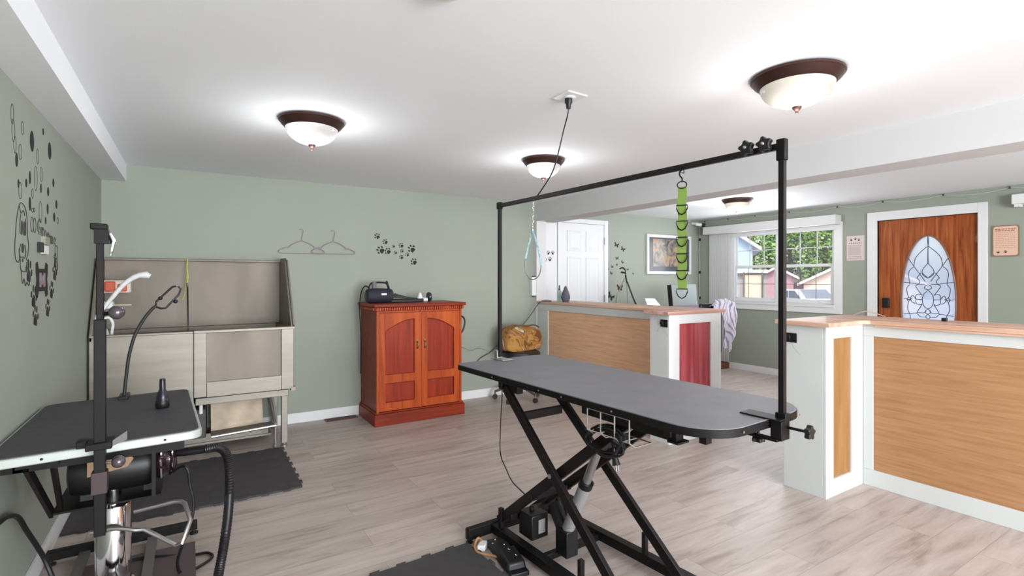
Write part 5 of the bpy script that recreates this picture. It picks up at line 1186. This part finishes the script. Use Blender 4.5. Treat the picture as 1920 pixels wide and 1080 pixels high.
MB().tube(crv([(2.87, 4.59, .79), (2.93, 4.575, .82), (3.05, 4.575, .815), (3.15, 4.575, .82), (3.22, 4.59, .79)], 6), .008, 8).build('piping', mat('brown piping', S(104, 66, 44), .6), bg)
MB().strip(crv([(2.85, 4.60, .77), (2.91, 4.572, .73), (2.98, 4.570, .73), (3.05, 4.570, .76)], 5), (0, 0, 1), .014, .004).build('handle', mat('mauve brown strap', S(140, 104, 86), .6), bg)

# ------------------------------------------------------------ foot pedal beside the table base
TWl = lambda a, b, z: tuple(TW @ Vector((a, b, z)))
fp = thing('foot_pedal_switch', 'black foot pedal switch with silver studs beside the base of the large table', 'pedal', TWl(-.33, .25, 0), math.radians(3.3-12))
MB().box(-.045, .045, .02, .18, 0, .035).build('pedal_base', black_rubber, fp, True, bevel=.008)
MB().hexa([(-.05, -.10, 0), (.05, -.10, 0), (.05, .04, 0), (-.05, .04, 0), (-.042, -.09, .050), (.042, -.09, .050), (.042, .03, .065), (-.042, .03, .065)]).build('pedal_cover', black_plastic, fp, True, bevel=.012, seg=3)
MB().box(-.045, .045, -.13, -.09, 0, .022).build('pedal_lip', black_plastic, fp, True, bevel=.005)
for x, y, z in ((.0, .0, .066), (.015, -.05, .060), (-.03, .13, .036), (-.005, .16, .036), (.02, .10, .036)):
    MB().lathe((x, y, z-.003), [(.006, 0), (.006, .003), (.003, .005)], 10).build('stud', chrome, fp, True)
cp_ = MB().tube(crv([TWl(-.36, .44, .035), TWl(-.37, .46, .04), TWl(-.40, .44, .02), TWl(-.41, .39, .012), TWl(-.38, .34, .012), TWl(-.36, .30, .015)], 6), .006, 8)
tag(cp_.build('copper_coil', mat('orange brown cord', S(176, 124, 84), .4)), 'orange brown bit of cable curled at the corner of the foam mat', 'cable')
tag(MB().box(-.03, .03, -.02, .02, 0, .03).build('white_clip', white_plastic, bevel=.006), 'small white clip beside the orange brown cable end', 'clip')
o_ = bpy.data.objects['white_clip']; o_.location = TWl(-.365, .425, .0); o_.rotation_euler = (0, 0, .8)

# ------------------------------------------------------------ outside
GZ = -.70
out = MB().box(XD+1.0, 60, -30, 50, GZ-.1, GZ); struct(out, 'ground_street', concrete)
struct(MB().box(XD+.12, XD+1.0, -3, 9, GZ-.1, GZ+.3), 'porch_step', mat('porch concrete', S(186, 184, 180), .9))
def P(u, v, X):   # direction noted from the camera, worked out once for things on the street at distance X
    r = (u-960)/962.5; s_, c_ = math.sin(math.radians(32.06)), math.cos(math.radians(32.06)); Y = X*(c_-r*s_)/(s_+r*c_); t = X*s_+Y*c_
    return (X, Y, 1.32-(v-522.5)*t/962.5)
def leaf_mat(name, a, b):
    m = bpy.data.materials.new(name); m.use_nodes = True; n = m.node_tree; bb = n.nodes['Principled BSDF']; tc = n.nodes.new('ShaderNodeTexCoord'); t = n.nodes.new('ShaderNodeTexNoise'); t.inputs['Scale'].default_value = 2.5; t.inputs['Detail'].default_value = 5
    n.links.new(tc.outputs['Object'], t.inputs[0]); r = n.nodes.new('ShaderNodeValToRGB'); r.color_ramp.elements[0].position = .35; r.color_ramp.elements[1].position = .65; r.color_ramp.elements[0].color = a; r.color_ramp.elements[1].color = b
    n.links.new(t.outputs[0], r.inputs[0]); n.links.new(r.outputs[0], bb.inputs['Base Color']); bb.inputs['Roughness'].default_value = .7; return m
lg1 = leaf_mat('bright green leaves', S(70, 110, 48), S(150, 190, 96)); lg2 = leaf_mat('dark green leaves', S(40, 72, 44), S(88, 124, 72))
bark = mat('brown bark', S(96, 82, 74), .9, bump=.5, bscale=30)
def tree(name, x, y, z0, h, r, lm, label, nl=1800):
    t = thing(name, label, 'tree', (x, y, z0))
    MB().tube([(x, y, z0), (x+.1, y+.1, z0+h*.4), (x, y, z0+h*.75)], [.22, .16, .06], 10).build('trunk', bark, t)
    b = MB()
    for k in range(nl):
        while True:
            v = Vector((random.uniform(-1, 1), random.uniform(-1, 1), random.uniform(-1, 1)))
            if .35 < v.length < 1: break
        c = Vector((x, y, z0+h*.62))+Vector((v.x*r, v.y*r, v.z*h*.42)); c += Vector((0, 0, .25*r*math.sin(c.y*2.3+c.x)))
        s_ = random.uniform(.10, .22); a = Vector((random.gauss(0, 1), random.gauss(0, 1), random.gauss(0, 1))).normalized(); bq = a.orthogonal().normalized()
        b.add([c-a*s_, c+bq*s_*.6, c+a*s_, c-bq*s_*.6], [(0, 1, 2, 3)])
    b.build('foliage', lm, t, smooth=0)
def ray(u, D):   # point on the street at distance D, with the two ground directions: across the view and away
    s_, c_ = math.sin(math.radians(32.06)), math.cos(math.radians(32.06)); l = (u-960)/962.5; d = Vector((s_+l*c_, c_-l*s_, 0)); k = d.length; dn = d.normalized()
    return d*D, Vector((dn.y, -dn.x, 0)), dn
for (u, D, r, h, lm, lb) in ((1340, 46, 3.6, 10, lg2, 'dark tree far beyond the blue house'), (1412, 40, 3.0, 10.5, lg1, 'sunlit green tree rising beyond the blue gabled house'), (1444, 52, 3.6, 12.5, lg2, 'dark green tree seen through the window beside the upright bar'), (1482, 42, 2.9, 11, lg2, 'dark leafy tree rising behind the mauve house'),
                          (1518, 50, 3.2, 12.5, lg2, 'tall dark tree between the two upper panes of the second window'), (1548, 38, 2.5, 10, lg1, 'bright green tree filling the last upper pane'), (1585, 46, 3.2, 11.5, lg2, 'green tree beyond the tan garage'), (1500, 64, 5.5, 9, lg2, 'wide low dark tree far down the street')):
    p, _, _ = ray(u, D); tree('street_tree', p.x, p.y, GZ, h, r, lm, lb, 2600)
def house(name, u0, u1, D, vt, vapex, dep, colr, roofc, label):
    uc = (u0+u1)/2; c, ax, dn = ray(uc, D); hw = (u1-u0)/2/962.5*D; zt = 1.32-(vt-522.5)*D/962.5; za = 1.32-(vapex-522.5)*D/962.5
    t = thing(name, label, 'house', (c.x, c.y, GZ)); up = Vector((0, 0, 1)); o = Vector((c.x, c.y, 0))
    MB().prism([(-hw, GZ), (hw, GZ), (hw, zt), (0, za), (-hw, zt)], o, ax, up, dn, dep).build('house_wall', colr, t, smooth=0)
    r = MB(); sl = (za-zt)/hw; ov = .35
    for d in (-1, 1):
        q = [(0, za), (d*(hw+ov), zt-sl*ov), (d*(hw+ov), zt-sl*ov+.16), (0, za+.16)]
        r.prism(q, o-dn*ov, ax, up, dn, dep+2*ov)
    r.build('roof', roofc, t, smooth=0); return t
roof_w = mat('pale roof edge', S(222, 214, 212), .8); roof_m = mat('mauve roof', S(176, 150, 158), .8)
house('blue_house', 1288, 1405, 24, 462, 420, 6, mat('pale blue siding', S(160, 184, 208), .7), roof_w, 'pale blue gabled house seen in the first upper pane')
house('mauve_garage', 1428, 1484, 36, 519, 503, 5, mat('mauve siding', S(160, 128, 138), .8), roof_w, 'mauve garage with a pale roof edge beside the upright bar')
house('mauve_house', 1462, 1532, 46, 545, 529, 6, mat('mauve siding', S(160, 128, 138), .8), roof_m, 'mauve house with a low roof beyond the white car')
house('tan_garage', 1520, 1700, 32.5, 531, 484, 2.6, mat('tan siding', S(206, 190, 176), .8), roof_w, 'tan garage with a pale roof line seen in the last lower pane')
gh = thing('street_shed', 'grey wall with a beige gate seen in the first lower pane', 'shed', (18, 10, GZ))
c, ax, dn = ray(1404, 21); up = Vector((0, 0, 1)); pxm = 21/962.5
zz = lambda v: 1.32-(v-522.5)*pxm
o = Vector((c.x, c.y, 0)); grey_sd = mat('grey siding', S(150, 148, 146), .8)
MB().prism([(-46*pxm, GZ), (30*pxm, GZ), (30*pxm, zz(508)), (-46*pxm, zz(508))], o, ax, up, dn, .25).build('shed_wall', grey_sd, gh, smooth=0)
MB().prism([(-48*pxm, zz(512)), (32*pxm, zz(512)), (32*pxm, zz(506)), (-48*pxm, zz(506))], o-dn*.2, ax, up, dn, .6).build('shed_roof', roof_w, gh, smooth=0)
MB().prism([(-7*pxm, GZ), (21*pxm, GZ), (21*pxm, zz(515)), (-7*pxm, zz(515))], o-dn*.12, ax, up, dn, .1).build('gate', mat('beige gate', S(200, 176, 160), .8), gh, smooth=0)
gm = mat('dark grey post', S(92, 92, 94), .8)
for q in (-9, 22): MB().prism([((q-1)*pxm, GZ), ((q+1)*pxm, GZ), ((q+1)*pxm, zz(510)), ((q-1)*pxm, zz(510))], o-dn*.2, ax, up, dn, .12).build('gate_post', gm, gh, smooth=0)
MB().prism([(-10*pxm, zz(513)), (23*pxm, zz(513)), (23*pxm, zz(510.5)), (-10*pxm, zz(510.5))], o-dn*.2, ax, up, dn, .12).build('gate_beam', gm, gh, smooth=0)
# car, seen three quarter on
c, ax, dn = ray(1514, 27); fw = (ax*.50-dn*.87).normalized(); sd_ = Vector((-fw.y, fw.x, 0)); o = Vector((c.x, c.y, 0))
car = thing('parked_car', 'white parked car outside seen in the second lower pane', 'car', (c.x, c.y, GZ))
carp = mat('white car paint', S(228, 228, 232), .25, coat=.4); cg = mat('dark car glass', S(120, 126, 134), .2)
prof = [(-2.2, .25), (-2.22, .70), (-2.05, .92), (-1.5, .98), (-1.05, 1.38), (-.7, 1.46), (.45, 1.46), (1.1, 1.02), (1.95, .88), (2.2, .66), (2.2, .28)]
MB().prism([(x, z+GZ) for x, z in prof], o-sd_*.88, fw, up, sd_, 1.76).build('car_body', carp, car, bevel=.08, smooth=50)
for q in (-.895, .865):
    MB().prism([(x, z+GZ) for x, z in ((-1.25, 1.02), (-.95, 1.34), (-.25, 1.40), (-.25, 1.02))], o+sd_*q, fw, up, sd_, .03).build('side_window', cg, car, smooth=0)
    MB().prism([(x, z+GZ) for x, z in ((-.17, 1.02), (-.17, 1.40), (.40, 1.39), (.92, 1.02))], o+sd_*q, fw, up, sd_, .03).build('side_window', cg, car, smooth=0)
MB().hexa([tuple(o+fw*x+sd_*y+up*(z+GZ)) for x, y, z in ((1.12, -.72, 1.03), (1.12, .72, 1.03), (1.14, .72, 1.03), (1.14, -.72, 1.03), (.50, -.66, 1.45), (.50, .66, 1.45), (.53, .66, 1.46), (.53, -.66, 1.46))]).build('windscreen', cg, car, smooth=0)
for x in (-1.4, 1.35):
    for q in (-.93, .73): MB().lathe(o+fw*x+sd_*q+up*(GZ+.32), [(.32, 0), (.33, .03), (.33, .18), (.32, .20)], 24, (fw, up, sd_)).build('wheel', black_rubber, car)
